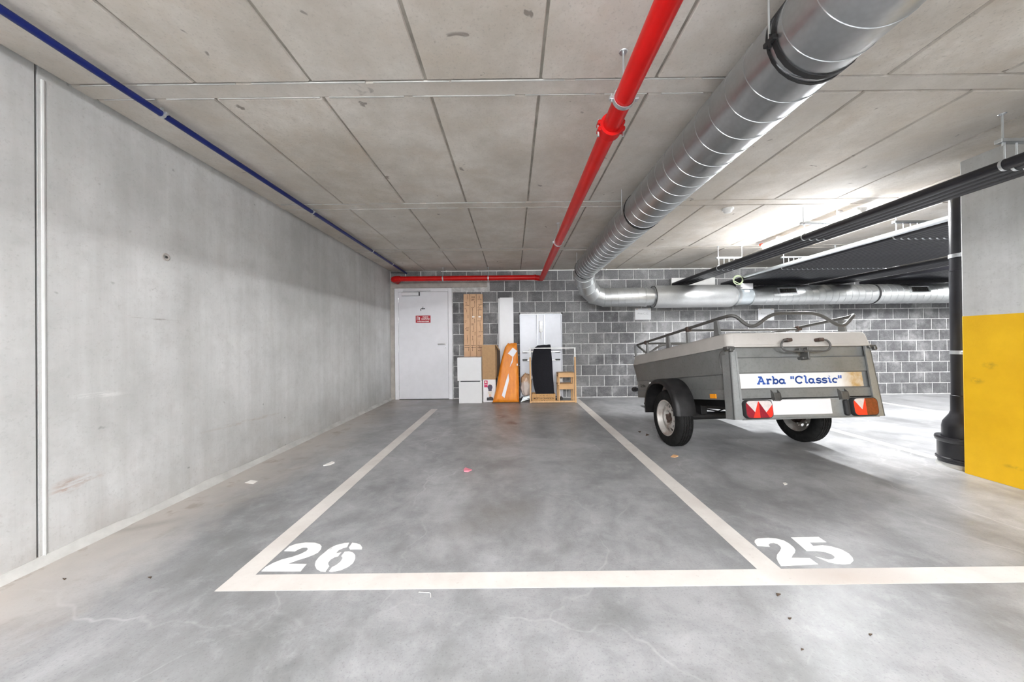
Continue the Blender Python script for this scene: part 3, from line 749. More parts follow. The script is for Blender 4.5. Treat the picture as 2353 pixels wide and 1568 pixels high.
# eccentric reducer and the perforated run
mb = MB(); DR4 = .170; DZ4 = DZ2 + .006
mb.loft([ringpts(Vector((X5, DY2, DZ2 - .01)), T3, .150), ringpts(Vector((X6, DY2, DZ4)), T3, DR4)], inv, cap=False); mb.build('reducer', 'galvanised_x', vd)
XJ = xs(2000)
duct('duct_section', (X6, DY2, DZ4), (XJ, DY2, DZ4), DR4, 'galvanised_x', .112, .5)
duct('duct_section', (XJ, DY2, DZ4), (XR, DY2, DZ4), DR4, 'galvanised_x', .112, 2.)
gasket((XJ, DY2, DZ4), DR4, 'x', 'rubber', .03, .006)
for px in (1793, 2088):
    gx = xs(px); Mg = inv @ Matrix.Translation((gx, DY2, DZ4)) @ Matrix.Rotation(math.radians(-18), 4, 'X')
    g = MB(); yf = -DR4 - .012
    g.box(-.165, .165, yf, yf + .03, -.058, -.043, .002, Mg); g.box(-.165, .165, yf, yf + .03, .043, .058, .002, Mg); g.box(-.165, -.14, yf, yf + .03, -.0435, .0435, .002, Mg); g.box(.14, .165, yf, yf + .03, -.0435, .0435, .002, Mg)
    g = g.build('grille', 'galvanised_x', vd, smooth=False)
    MB().box(-.141, .141, yf + .010, yf + .03, -.044, .044, 0, Mg).build('grille_back', 'grille_dark', g, smooth=False)
    sl = None
    for k in range(14):
        x = -.13 + .02 * k
        MB().box(x - .002, x + .002, yf + .003, yf + .012, -.044, .044, 0, Mg).build('slat', 'dark_joint', g, smooth=False)
# pale green cable looped over the damper
pts = []
for k in range(50):
    t = k / 49; a = t * 2 * PI * 1.7 - 1.2; pts.append((X4 - .06 + .08 * math.cos(a), DY2 - .20 - .02 * t, DZ2 + .25 + .075 * math.sin(a) - .02 * t))
pts += [(X4 - .01, DY2 - .20, DZ2 + .17), (X4 + .022, DY2 - .145, DZ2 + .17)]
cb = MB().tube(smoothpath(pts, 2, .02), .008, 8).build('looped_cable', 'cable_green')
tag(cb, 'pale green cable coiled in a loop above the duct damper', 'cable')

# ---- red sprinkler main
RX, RZ, RR, RY2 = .535, 2.193, .0455, 6.17
rp = empty('red_water_pipe', (RX, 1.0, RZ)); tag(rp, 'glossy red water pipe hung from the ceiling and turning above the door', 'pipe')
iv = Matrix.Translation((-RX, -1.0, -RZ))
MB().tube([(RX, YN, RZ), (RX, 1.80, RZ)], RR, 32, M=iv).build('pipe_length', 'red_pipe', rp)
MB().tube([(RX, 1.80, RZ), (RX, RY2 - .10, RZ)], RR, 32, M=iv).build('pipe_length', 'red_pipe', rp)
HZ = RZ + .03
MB().tube(smoothpath([(RX, RY2 - .12, RZ), (RX, RY2, RZ + .01), (RX - .12, RY2, HZ)], 10, .085), RR * 1.06, 28, M=iv).build('elbow', 'red_fitting', rp)
MB().tube([(RX - .10, RY2, HZ), (-2.05, RY2, HZ)], RR * .98, 32, M=iv).build('pipe_length', 'red_pipe', rp)
mb = MB(); mb.tube(smoothpath([(-2.04, RY2, HZ), (-2.15, RY2, HZ - .005), (-2.15, RY2 + .12, HZ - .005)], 8, .08), RR * 1.2, 24, M=iv); mb.tube([(-2.15, RY2 + .06, HZ - .005), (-2.15, YB + .01, HZ - .005)], RR, 24, M=iv); mb.build('elbow', 'red_fitting', rp)
for xx in (RX - .115, -2.03):
    mb = MB(); ring_clamp(mb, Vector((xx, RY2, HZ)) + iv.translation, RR * .98, 'x', .025, .008); mb.build('collar', 'red_fitting', rp)
# grooved coupling
cp = MB(); ring_clamp(cp, Vector((RX, 1.815, RZ)) + iv.translation, RR - .001, 'y', .055, .017)
for sx in (-1, 1): cp.box(RX + sx * (RR + .008) - .018, RX + sx * (RR + .008) + .018, 1.79, 1.84, RZ - .028, RZ - .006, .005, iv); cp.box(RX + sx * (RR + .008) - .018, RX + sx * (RR + .008) + .018, 1.79, 1.84, RZ + .006, RZ + .028, .005, iv)
cp = cp.build('coupling', 'red_fitting', rp)
for sx in (-1, 1): MB().tube([(RX + sx * (RR + .02), 1.815, RZ - .05), (RX + sx * (RR + .02), 1.815, RZ + .04)], .006, 10, M=iv).build('bolt', 'zinc', cp)
def red_clamp(c, axis):
    c = Vector(c); mb = MB(); ring_clamp(mb, c + iv.translation, RR + .002, axis, .022, .004)
    o = mb.build('clamp', 'zinc', rp)
    e = Vector((1, 0, 0)) if axis == 'y' else Vector((0, 1, 0))
    for s in (-1, 1):
        q = c + e * s * (RR + .012); mb = MB(); mb.box(q.x - .012, q.x + .012, q.y - .010, q.y + .010, q.z - .008, q.z + .008, .003, iv)
        mb.tube([(q.x, q.y, q.z - .018), (q.x, q.y, q.z + .022)], .0035, 8, M=iv); mb.build('clamp_bolt', 'zinc', o)
    MB().tube([(c.x, c.y, c.z + RR), (c.x, c.y, ZC + .004)], .005, 10, M=iv).build('hanger_rod', 'zinc', o)
    mb = MB(); mb.lathe([(ZC - .004, 0), (ZC - .004, .018), (ZC + .003, .022)], 16, 'z', iv @ Matrix.Translation((c.x, c.y, 0))); mb.build('ceiling_plate', 'zinc', o)
red_clamp((RX, 1.60, RZ), 'y'); red_clamp((RX, 3.90, RZ), 'y')
for px in (1018, 1122): red_clamp((on_y(px, 640, RY2)[0], RY2, HZ), 'x')

# ---- blue pipe along the left wall
BX, BZ, BR = -1.985, 2.374, .0175
bp = empty('blue_water_pipe', (BX, 1.0, BZ)); tag(bp, 'thin dark blue pipe clipped under the ceiling along the concrete wall', 'pipe')
iv = Matrix.Translation((-BX, -1.0, -BZ))
MB().tube([(BX, YN, BZ), (BX, YB + .01, BZ)], BR, 20, M=iv).build('pipe_length', 'blue_pipe', bp)
for yy in (.45, 1.937, 3.395, 4.851, 5.657):
    mb = MB(); ring_clamp(mb, Vector((BX, yy, BZ)) + iv.translation, BR, 'y', .016, .003)
    mb.box(BX - .004, BX + .004, yy - .006, yy + .006, BZ + BR, ZC - .002, 0, iv); mb.box(BX + BR, BX + BR + .014, yy - .008, yy + .008, BZ - .005, BZ + .01, .002, iv); mb.build('clamp', 'zinc', bp)

# ---- white cable tube along the top of the block wall
WZ = on_y(1450, 618.5, YB - .02)[1] - .002
ct = empty('white_conduit', (0, YB, WZ)); tag(ct, 'thin white electrical conduit clipped along the top of the block wall', 'conduit')
xa = on_y(1013, 623, YB - .02)[0]
MB().tube([(xa, -.016, -.004), (7.5, -.016, -.004)], .010, 12).build('tube', 'plastic_white', ct)
x = xa + .1
while x < 7.3:
    MB().box(x - .012, x + .012, -.030, .004, -.016, .012, .003).build('clip', 'plastic_white', ct, smooth=False); x += .60

# ---- black plastic cable pipes in rows, each pipe a thing of its own
def cpipe_mesh(r, ln):
    mb = MB(); mb.tube([(0, 0, 0), (0, ln, 0)], r, 16); return mb
PZ, PP, PR = 2.100, .073, .0335
src = None
def add_pipe(x, z, y0, label, group, mat='black_pe', y1=YB + .01):
    global src
    ln = y1 - y0
    key = (mat, round(ln, 3))
    if src is None: src = {}
    if key not in src:
        o = cpipe_mesh(PR, ln).build('cable_pipe', mat); src[key] = o
    else: o = inst(src[key], 'cable_pipe')
    o.location = (x, y0, z); tag(o, label, 'pipe', group); return o
ROW1 = [3.010 + .0735 * i for i in range(4)]
ORD = 'first second third fourth fifth sixth seventh eighth ninth tenth eleventh twelfth thirteenth fourteenth fifteenth sixteenth seventeenth eighteenth nineteenth twentieth last'.split()
for i, x in enumerate(ROW1): add_pipe(x, PZ, YN, ORD[3 - i] + ' black pipe, counted from the lamp, in the narrow row crossing before the column', 'narrow row of black pipes', y1=YB - .052)
ROW2 = [3.95 + PP * i for i in range(21)]
for i, x in enumerate(ROW2): add_pipe(x, PZ, YN, ORD[i] + ' black pipe of the wide row, counted from the lit grey pipe', 'wide row of black pipes')
for i in range(5): add_pipe(5.62 + PP * i, PZ - .035, YN, ORD[i] + ' black pipe of the low group, counted from the wide row', 'low group of black pipes')
for i in range(20): add_pipe(6.55 + PP * i, PZ, YN, ORD[i] + ' black pipe of the far row, counted from the low group', 'far row of black pipes')
def hanger(x0, x1, y, n, p0, label, zr=2.245):
    PP = .0735 if n == 4 else .073
    h = empty('pipe_hanger', ((x0 + x1) / 2, y, ZC)); tag(h, label, 'pipe hanger', 'zinc rails carrying the black pipes')
    I = Matrix.Translation((-(x0 + x1) / 2, -y, -ZC))
    mb = MB(); mb.box(x0 - .03, x1 + .03, y - .018, y + .018, zr - .012, zr + .012, .003, I); mb.build('rail', 'zinc', h, smooth=False)
    k = 2 if x1 - x0 < .6 else 3
    for i in range(k):
        xx = x0 + (x1 - x0) * i / (k - 1); MB().tube([(xx, y, zr - .03), (xx, y, ZC + .004)], .005, 10, M=I).build('rod', 'zinc', h)
        MB().lathe([(ZC - .004, 0), (ZC - .004, .016), (ZC + .003, .02)], 14, 'z', I @ Matrix.Translation((xx, y, 0))).build('ceiling_plate', 'zinc', h)
    for i in range(n):
        xx = p0 + PP * i; mb = MB(); mb.tube([(xx, y, PZ + PR + .002), (xx, y, zr)], .0045, 8, M=I)
        ring_clamp(mb, Vector((xx, y, PZ)) + I.translation, PR + .0012, 'y', .014, .002); mb.build('clamp', 'zinc', h)
for y in (2.08, 3.505, 4.96): hanger(3.0, 3.345, y, 4, ROW1[0], {2.08: 'zinc rail hanger holding the narrow pipe row beside the column', 3.505: 'zinc rail hanger crossing under the tube lamp', 4.96: 'zinc rail hanger of the narrow pipe row near the block wall'}[y])
for y in (3.505, 4.96): hanger(3.95, 5.45, y, 21, ROW2[0], {3.505: 'long zinc rail hanger of the wide pipe row nearer the drain pipe', 4.96: 'long zinc rail hanger of the wide pipe row nearer the block wall'}[y])
for y in (3.505, 4.96): hanger(6.5, 8.0, y, 20, 6.55, {3.505: 'long zinc rail hanger of the far pipe row nearer the drain pipe', 4.96: 'long zinc rail hanger of the far pipe row nearer the block wall'}[y])
# edge pipe of the wide row, lamp highlight put in as pale colour
o = MB().tube([(3.882, YN, PZ + .012), (3.882, 5.70, PZ + .012)], .026, 16).build('lit_pipe', 'zinc'); tag(o, 'edge pipe of the wide black row, coloured pale as if lit by the lamp', 'pipe')
xa, za = on_y(1540, 640, YB); xb, zb_ = on_y(1640, 660, YB)
o = MB().box(xa, xb, YB - .05, YB - .004, zb_, za, .004).build('cable_duct_box', 'plastic_white'); tag(o, 'white flat box on the block wall where the narrow pipe row enters', 'box')

# ---- tube lamps
def make_lamp():
    r = empty('tube_lamp')
    mb = MB(); n = 14; prof = []
    for j in range(n + 1):
        a = PI * j / n; ex = .6; prof.append((.055 * math.copysign(abs(math.cos(a)) ** ex, math.cos(a)), -.050 * math.sin(a) ** ex + .012))
    ring = lambda y, s: [(p[0] * s, y, p[1] * s) for p in prof]
    mb.loft([ring(-.64, .55), ring(-.63, .9), ring(-.61, 1), ring(.61, 1), ring(.63, .9), ring(.64, .55)]); mb.build('diffuser', 'lamp_glow', r)
    MB().box(-.058, .058, -.66, .66, .011, .052, .008).build('housing', 'lamp_body', r, smooth=False)
    for s in (-1, 1):
        MB().box(-.030, .030, s * .655 - .015, s * .655 + .015, -.010, .040, .006).build('end_cap', 'lamp_body', r, smooth=False)
        MB().box(-.02, .02, s * .42 - .02, s * .42 + .02, .050, .099, .003).build('bracket', 'lamp_body', r, smooth=False)
    MB().box(-.05, -.02, .66, .70, .045, .07, .003).build('red_tag', 'tag_red', r, smooth=False)
    return r
lamp = make_lamp(); LZ = 2.315
lamp.location = (3.50, 4.06, LZ); tag(lamp, 'glowing tube lamp under the ceiling behind the narrow pipe row', 'lamp')
for (x, y, lz, rz, lb) in LAMPS:
    c = copy_tree(lamp); c.location = (x, y, lz); c.rotation_euler = (0, 0, rz); c['label'] = lb; c['category'] = 'lamp'
    if lz < 2.3:
        for ch in c.children:
            if ch.name.startswith('diffuser'):
                ch.data = ch.data.copy(); ch.data.materials[0] = MATS['aisle_glow']
        for s in (-1, 1): MB().tube([(0, s * .42, .07), (0, s * .42, ZC + .004 - lz)], .004, 8).build('hanger_rod', 'zinc', c)

# ---- smoke detector
sx_, sy_ = 2.242, 3.53
sd = empty('smoke_detector', (sx_, sy_, ZC)); tag(sd, 'small white round smoke detector on the ceiling beside the duct', 'smoke detector')
MB().lathe([(.002, .052), (-.014, .052), (-.018, .048), (-.018, .0)], 28, 'z').build('base', 'plastic_white', sd)
MB().lathe([(-.018, .038), (-.030, .038), (-.040, .032), (-.044, .018), (-.045, 0)], 28, 'z').build('head', 'plastic_white', sd)

# ---- black drain pipe beside the column
PX, PY = 3.665, 2.79
dp = empty('drain_pipe', (PX, PY, 0)); tag(dp, 'black vertical drain pipe with a wide collared foot behind the yellow column', 'pipe')
MB().tube([(0, 0, .42), (0, 0, 1.60)], .062, 32).build('pipe_length', 'black_pe2', dp)
MB().tube([(0, 0, 1.60), (0, 0, 2.10)], .060, 32).build('pipe_length', 'black_pe2', dp)
MB().tube(smoothpath([(0, 0, 2.08), (0, 0, 2.24), (.35, .2, 2.30)], 8, .12), .060, 24).build('bend', 'black_pe2', dp)
MB().lathe([(.58, .062), (.575, .066), (.45, .066), (.42, .075), (.36, .108), (.32, .115), (.20, .115)], 36, 'z').build('reducer', 'black_pe2', dp)
MB().lathe([(.235, .118), (.24, .150), (.225, .155), (.205, .150), (.195, .140), (.075, .140), (.070, .150), (.055, .150), (.05, .138), (.03, .138), (.03, 0)], 40, 'z').build('socket', 'black_pe2', dp)
MB().lathe([(.032, .135), (.018, .142), (-.002, .15)], 32, 'z').build('mortar_ring', 'cove', dp)
for zz in (.93, 1.72):
    mb = MB(); ring_clamp(mb, (0, 0, zz), .061, 'z', .03, .004); mb.box(-.075, .06, -.132, -.05, zz - .013, zz + .013, .003); mb.build('strap', 'zinc', dp)
mb = MB(); ring_clamp(mb, (0, 0, 1.60), .061, 'z', .01, .003); mb.build('joint_ring', 'black_pe', dp)

# ---- sheets on the wall
for (p0, p1, lb) in (((1459, 709), (1496, 735), 'white paper notice on the block wall under the silencer drum'), ((1743, 710), (1778, 735), 'white paper notice on the block wall behind the trailer rack')):
    a = on_y(*p0, YB - .004); b = on_y(*p1, YB - .004); cxx, czz = (a[0] + b[0]) / 2, (a[1] + b[1]) / 2
    e = empty('paper_notice', (cxx, YB - .004, czz)); tag(e, lb, 'notice', 'paper notices on the block wall')
    MB().box(-.149, .149, -.001, .001, -.105, .105).build('sheet', 'paper', e, smooth=False)
    text_obj('lettering', 'Priv\u00e9 C.3.2', .05, 'ink_grey', face_y(0, -.0014, .008), e, 0, sx=.9)
    for sx in (-1, 1):
        MB().box(sx * .115 - .02, sx * .115 + .02, -.0025, -.0012, .082, .108, 0).build('tape', 'tape', e, smooth=False)

# ================================================================== TRAILER (local: x right, y to the drawbar, z up, origin at axle height)
TH, PSI, AZ = -.145, .07, .285
tr = empty('box_trailer', (2.292, 3.43, AZ)); tr.rotation_mode = 'ZYX'
tr.matrix_world = Matrix.Translation((2.292, 3.43, AZ)) @ Matrix.Rotation(PSI, 4, 'Z') @ Matrix.Rotation(TH, 4, 'X')
tag(tr, 'grey galvanised box trailer with pale lid and tubular roof rack', 'trailer')
SIDE = [(.190, .598), (.268, .598), (.276, .586), (.390, .586), (.399, .598), (.50, .602), (.607, .618)]
for s in (-1, 1):
    mb = MB(); outer = [(s * x, z) for z, x in SIDE]; inner = [(s * (x - .012), z) for z, x in reversed(SIDE)]
    yb = lambda z: 1.035 + (max(0, z - .5) / .107) * .028
    poly = outer + inner
    mb.loft([[(p[0], -.70, p[1]) for p in poly], [(p[0], yb(p[1]), p[1]) for p in poly]])
    sd_ = mb.build('side_panel', 'trailer_zinc', tr, angle=20)
    MB().box(min(s * .597, s * .604), max(s * .597, s * .604), -.69, 1.02, .186, .196).build('side_rim', 'trailer_zinc', sd_, smooth=False)
mb = MB()
mb.loft([[(-.59, 1.036, .19), (.59, 1.036, .19), (.59, 1.022, .19), (-.59, 1.022, .19)], [(-.59, 1.036, .5), (.59, 1.036, .5), (.59, 1.022, .5), (-.59, 1.022, .5)], [(-.612, 1.064, .607), (.612, 1.064, .607), (.612, 1.05, .607), (-.612, 1.05, .607)]])
mb.build('front_panel', 'trailer_zinc', tr, smooth=False)
MB().box(-.59, .59, -.70, 1.03, .186, .20).build('floor_panel', 'chassis_black', tr, smooth=False)
# tailgate with pressed folds
GATE = [(.198, -.738), (.266, -.738), (.275, -.722), (.394, -.722), (.403, -.738), (.517, -.738), (.527, -.722), (.604, -.722)]
mb = MB(); poly = [(y, z) for z, y in GATE] + [(-.708, .604), (-.708, .198)]
mb.prism(poly, 'x', -.572, .572); tg = mb.build('tailgate', 'trailer_zinc', tr, angle=20)
MB().box(-.56, .524, -.7245, -.7215, .2765, .393).build('banner', 'banner', tg, smooth=False)
# lettering Arba "Classic", slab letters built from strokes (unit = x-height 1)
def arc(cx, cy, rx, ry, a0, a1, n=12): return [(cx + rx * math.cos(math.radians(a0 + (a1 - a0) * i / n)), cy + ry * math.sin(math.radians(a0 + (a1 - a0) * i / n))) for i in range(n + 1)]
G = {
 'A': (1.75, [[(.1, .06), (.62, .06)], [(.33, .06), (.85, 1.42)], [(.35, 1.42), (1.0, 1.42)], [(.92, 1.42), (1.4, .06)], [(1.1, .06), (1.68, .06)], [(.5, .52), (1.2, .52)]]),
 'r': (1.1, [[(.08, .94), (.38, .94)], [(.36, .94), (.36, .06)], [(.1, .06), (.66, .06)], arc(.72, .55, .36, .38, 175, 55, 7), [(.9, .88), (1.02, .72)]]),
 'b': (1.3, [[(.06, 1.46), (.36, 1.46)], [(.34, 1.46), (.34, .06)], [(.12, .06), (.34, .06)], arc(.72, .48, .40, .42, 160, -160, 18)]),
 'a': (1.4, [arc(.55, .48, .42, .42, 40, 320, 16), [(.95, .92), (.95, .12)], [(.95, .1), (1.28, .06)]]),
 '"': (.9, [[(.22, 1.5), (.20, .88)], [(.62, 1.5), (.58, .88)]]),
 'C': (1.6, [arc(.80, .74, .66, .68, 48, 318, 18), [(1.34, 1.42), (1.30, .98)]]),
 'l': (.9, [[(.1, 1.46), (.46, 1.46)], [(.44, 1.46), (.44, .06)], [(.44, .08), (.84, .14)]]),
 's': (1.12, [arc(.56, .70, .36, .24, 30, 215, 9) + arc(.56, .27, .40, .24, 110, -150, 12), [(.9, .98), (.88, .70)], [(.16, -.02), (.2, .28)]]),
 'i': (.85, [[(.1, .94), (.44, .94)], [(.42, .94), (.42, .06)], [(.42, .08), (.78, .14)], [(.40, 1.30), (.46, 1.42)]]),
 'c': (1.15, [arc(.60, .48, .44, .42, 55, 312, 14), [(.96, .96), (.92, .64)]]),
 ' ': (.75, []),
}
words = ['Arba ', '"Classic"']; tw_ = sum(G[c][0] for w_ in words for c in w_); k = .74 / tw_; zsc = .039; x = -.395; zb0 = .309
for w_ in words:
    mb = MB()
    for ch in w_:
        wd, ls = G[ch]
        for ln in ls:
            pts = [(x + (p[0] + .06 * p[1]) * k, zb0 + p[1] * zsc) for p in ln]
            mb.strokes([pts], .0132, Matrix.Translation((0, -.7256, 0)))
        x += wd * k
    o = mb.build('lettering', 'letter_blue', tg, smooth=False); o['label'] = 'blue slab lettering on the white band'
# hinges of the tailgate
for x0, x1 in ((-.297, -.237), (.270, .336)):
    mb = MB()
    for xx in (x0, x1 - .006): mb.prism([(-.738, .262), (-.765, .235), (-.772, .185), (-.738, .170)], 'x', xx, xx + .006)
    mb.box(x0 + .004, x1 - .004, -.768, -.738, .176, .240, .004); mb.build('hinge', 'tube_zinc', tr, smooth=False)
# faint dark word on the side panel near the drawbar
mb = MB(); yy_ = .965
for ch in 'Arba':
    wd, ls = G[ch]
    for ln in ls: mb.strokes([[(p[0] * .026, p[1] * .026) for p in ln]], .008, Matrix(((0, 0, 0, -.5868), (-1, 0, 0, yy_), (0, 0, 1, .315), (0, 0, 0, 1))))
    yy_ -= wd * .026
o = mb.build('side_lettering', 'chassis_black', tr, smooth=False); o['label'] = 'worn dark word on the side panel'
# rear posts
for s in (-1, 1):
    mb = MB()
    o_t, o_b, i_t, i_b = .607, .632, .560, .560
    zt, zbm = .607, .038
    def q(x, y, z): return (s * x, y, z)
    for (yo, yi, t) in ((-.752, -.740, 0),):
        f = [q(o_b, -.752, zbm), q(i_b, -.752, zbm), q(i_t, -.752, zt), q(o_t, -.752, zt)]; b_ = [(p[0], -.738, p[2]) for p in f]
        mb.loft([f, b_])
    f = [q(o_b, -.752, zbm), q(o_b - .010, -.752, zbm), q(o_t - .010, -.752, zt), q(o_t, -.752, zt)]; b_ = [(p[0], -.655, p[2]) for p in f]
    mb.loft([f, b_])
    f = [q(i_b + .012, -.757, .18), q(i_b - .006, -.757, .18), q(i_t - .008, -.757, .57), q(i_t + .006, -.757, .57)]; b_ = [(p[0], -.750, p[2]) for p in f]
    mb.loft([f, b_])
    mb.build('corner_post', 'post_zinc', tr, smooth=False)
    # corner latch
    mb = MB(); mb.box(min(s * .575, s * .640), max(s * .575, s * .640), -.775, -.715, .583, .612, .006); mb.box(min(s * .600, s * .628), max(s * .600, s * .628), -.79, -.76, .566, .598, .006); lt = mb.build('corner_latch', 'tube_zinc', tr, smooth=False)
    pts = [(s * .635, -.74, .59), (s * .655, -.70, .57), (s * .640, -.66, .52), (s * .632, -.66, .44)]
    MB().tube(smoothpath(pts, 5, .03), .0025, 8).build('latch_wire', 'tube_zinc' if s < 0 else 'rubber', lt)
    if s > 0: MB().box(.634, .640, -.70, -.64, .40, .53, .003).build('strap', 'rubber', lt, smooth=False)
# light board
MB().box(-.566, .566, -.742, -.728, .036, .190, .003).build('light_board', 'post_zinc', tr, smooth=False)
MB().box(-.566, .566, -.770, -.74, .034, .042, .002).build('board_lip', 'post_zinc', tr, smooth=False)
pl = MB().box(-.304, .192, -.748, -.742, .066, .183, .002).build('number_plate', 'plate_white', tr, smooth=False); pl['label'] = 'blank white number plate'
mb = MB(); mb.box(.290, .326, -.775, -.741, .050, .172, .010); mb.build('plate_lamp', 'rubber', tr)
def rrect(cx, cz, hw, hh, r, n=5):
    out = []
    for (sx, sz, a0) in ((1, 1, 0), (-1, 1, 90), (-1, -1, 180), (1, -1, 270)):
        for i in range(n + 1):
            a = math.radians(a0 + 90 * i / n); out.append((cx + sx * (hw - r) + r * math.cos(a), cz + sz * (hh - r) + r * math.sin(a)))
    return out
def clip_poly(poly, a, b):
    """keep the side left of a->b"""
    out = []
    sd2 = lambda p: (b[0] - a[0]) * (p[1] - a[1]) - (b[1] - a[1]) * (p[0] - a[0])
    for i in range(len(poly)):
        p, q_ = poly[i], poly[(i + 1) % len(poly)]; sp, sq = sd2(p), sd2(q_)
        if sp >= 0: out.append(p)
        if (sp >= 0) != (sq >= 0):
            t = sp / (sp - sq); out.append((p[0] + t * (q_[0] - p[0]), p[1] + t * (q_[1] - p[1])))
    return out
for (x0, x1, left) in ((-.553, -.328, True), (.344, .556, False)):
    z0, z1 = .046, .187; cx, cz, hw, hh = (x0 + x1) / 2, (z0 + z1) / 2, (x1 - x0) / 2, (z1 - z0) / 2
    R_ = rrect(cx, cz, hw, hh, .035)
    mb = MB(); sc = lambda k, y: [(cx + (p[0] - cx) * k, y, cz + (p[1] - cz) * k) for p in R_]
    mb.loft([sc(1, -.742), sc(1, -.775), sc(.985, -.779)]); tl = mb.build('tail_light', 'rubber', tr)
    r_in = rrect(cx, cz, hw - .006, hh - .006, .032)
    ax, bx = x0 + (x1 - x0) * .48, z1 - .004       # apex of the big triangle
    xl, xr = x0 + (x1 - x0) * .24, x0 + (x1 - x0) * .86
    v1x, v2x = x0 + (x1 - x0) * .30, x0 + (x1 - x0) * .78
    zm = z0 + .33 * (z1 - z0)
    def patch(name, poly, mat, y=-.7802):
        if len(poly) < 3: return
        mb = MB(); mb.prism(poly, 'y', y, y + .003); mb.build(name, mat, tl, smooth=False)
    if left: cols = ('lens_dark', 'lens_bright', 'lens_clear', 'lens_clear', 'lens_bright', 'lens_dark')
    else: cols = ('lens_bright', 'lens_bright', 'lens_clear', 'lens_amber', 'lens_amber', 'lens_amber')
    # full lens in the base red, then zones
    lowL = clip_poly(clip_poly(r_in, (x0, z1 - .045), (v1x, zm)) if False else r_in, (ax, z1), (xl, z0))
    lowL = [p for p in r_in]
    A_ = (ax, z1 - .008); BL = (xl, z0); BR_ = (xr, z0); V1 = (v1x, zm + .01); V2 = (v2x, zm + .01); TL_ = (x0 + .012, z1 - .02); TR_ = (x1 - .012, z1 - .045)
    # left lower zone
    patch('lens', clip_poly(clip_poly(r_in, TL_, V1)[:] and clip_poly(r_in, V1, TL_), BL, A_), cols[0])
    # right lower zone
    patch('lens', clip_poly(clip_poly(r_in, TR_, V2), A_, BR_), cols[4])
    # upper clear zones
    patch('lens', clip_poly(clip_poly(r_in, TL_, V1), BL, A_), cols[2])
    patch('lens', clip_poly(clip_poly(r_in, V2, TR_), A_, BR_), cols[3])
    # central triangle in two halves
    tri = clip_poly(clip_poly(r_in, A_, BL), BR_, A_)
    mid = ((A_[0]), 0)
    patch('lens', clip_poly(tri, (ax + .004, z1), (ax + .004, z0))[:] and clip_poly(tri, (ax + .004, z1), (ax + .004, z0)), cols[5] if False else ('lens_dark' if left else 'lens_amber'))
    patch('lens', clip_poly(tri, (ax + .004, z0), (ax + .004, z1)), cols[1])
# lid
def rr3(hw, y0, y1, z, r, n=6):
    return [(p[0], p[1], z) for p in rrect(0, (y0 + y1) / 2, hw, (y1 - y0) / 2, r, n)]
mb = MB()
mb.loft([rr3(.615, -.755, 1.065, .604, .05), rr3(.628, -.770, 1.078, .604, .05), rr3(.630, -.772, 1.08, .612, .05), rr3(.628, -.770, 1.078, .620, .05), rr3(.622, -.764, 1.072, .622, .05), rr3(.612, -.752, 1.062, .705, .05), rr3(.604, -.744, 1.054, .720, .05), rr3(.585, -.725, 1.035, .7265, .05), rr3(.30, -.45, .75, .730, .05)])
mb.build('lid', 'lid_grp', tr, angle=40)
# lid handle and catch
hp = [(-.125, -.80, .654), (-.185, -.80, .652), (-.214, -.80, .612), (-.19, -.80, .567), (-.13, -.80, .561), (.13, -.80, .561), (.19, -.80, .567), (.214, -.80, .612), (.185, -.80, .652), (.125, -.80, .654)]
hn = MB().tube(smoothpath(hp, 5, .035), .0075, 12).build('lid_handle', 'tube_zinc', tr)
for s in (-1, 1): MB().box(s * .135 - .022, s * .135 + .022, -.812, -.758, .640, .668, .006).build('handle_bracket', 'rust_dark', hn, smooth=False)
mb = MB(); mb.box(-.034, .002, -.775, -.735, .555, .590, .004); mb.box(.000, .014, -.81, -.735, .495, .592, .004); mb.box(-.030, .010, -.79, -.735, .500, .518, .004); mb.tube([(-.03, -.80, .562), (.035, -.80, .562)], .012, 10); mb.build('lid_catch', 'tube_zinc', tr, smooth=False)
# roof rack
zr = .868
hx = .575
loop = []
rear = [(-hx, -.66, zr), (-.53, -.745, zr + .004), (-.395, -.748, .752), (-.2, -.748, .884), (.2, -.748, .884), (.395, -.748, .752), (.53, -.745, zr + .004), (hx, -.66, zr)]
front = [(hx, 1.0, zr), (.53, 1.085, zr), (.395, 1.088, .752), (.2, 1.088, .884), (-.2, 1.088, .884), (-.395, 1.088, .752), (-.53, 1.085, zr), (-hx, 1.0, zr)]
def closed_smooth(P, n=6, r=.09):
    P = [Vector(p) for p in P]; out = []; k = len(P)
    for i in range(k):
        a = P[i - 1] - P[i]; b = P[(i + 1) % k] - P[i]; d = min(r, a.length * .45, b.length * .45)
        a = a.normalized() * d; b = b.normalized() * d
        for j in range(n + 1):
            t = j / n; out.append((P[i] + a) * (1 - t) ** 2 + P[i] * 2 * t * (1 - t) + (P[i] + b) * t * t)
    return out
MB().tube(closed_smooth(rear + front), .0135, 14, closed=True).build('rack_rail', 'tube_zinc', tr)
for s in (-1, 1):
    for i, yy in enumerate((1.06, .72, .22, -.15, -.585)):
        mb = MB(); w0 = .034 if i in (4, 2) else .014; w1 = .018 if i in (4, 2) else .012
        xx = s * hx
        mb.hexa([(xx - .012, yy - w0, .722), (xx + .012, yy - w0, .722), (xx + .012, yy + w0, .722), (xx - .012, yy + w0, .722)], [(xx - .008, yy - w1, zr), (xx + .008, yy - w1, zr), (xx + .008, yy + w1, zr), (xx - .008, yy + w1, zr)])
        mb.box(xx - .02, xx + .02, yy - w0 - .02, yy + w0 + .02, .716, .730, .003); mb.build('rack_post', 'trailer_zinc', tr, smooth=False)
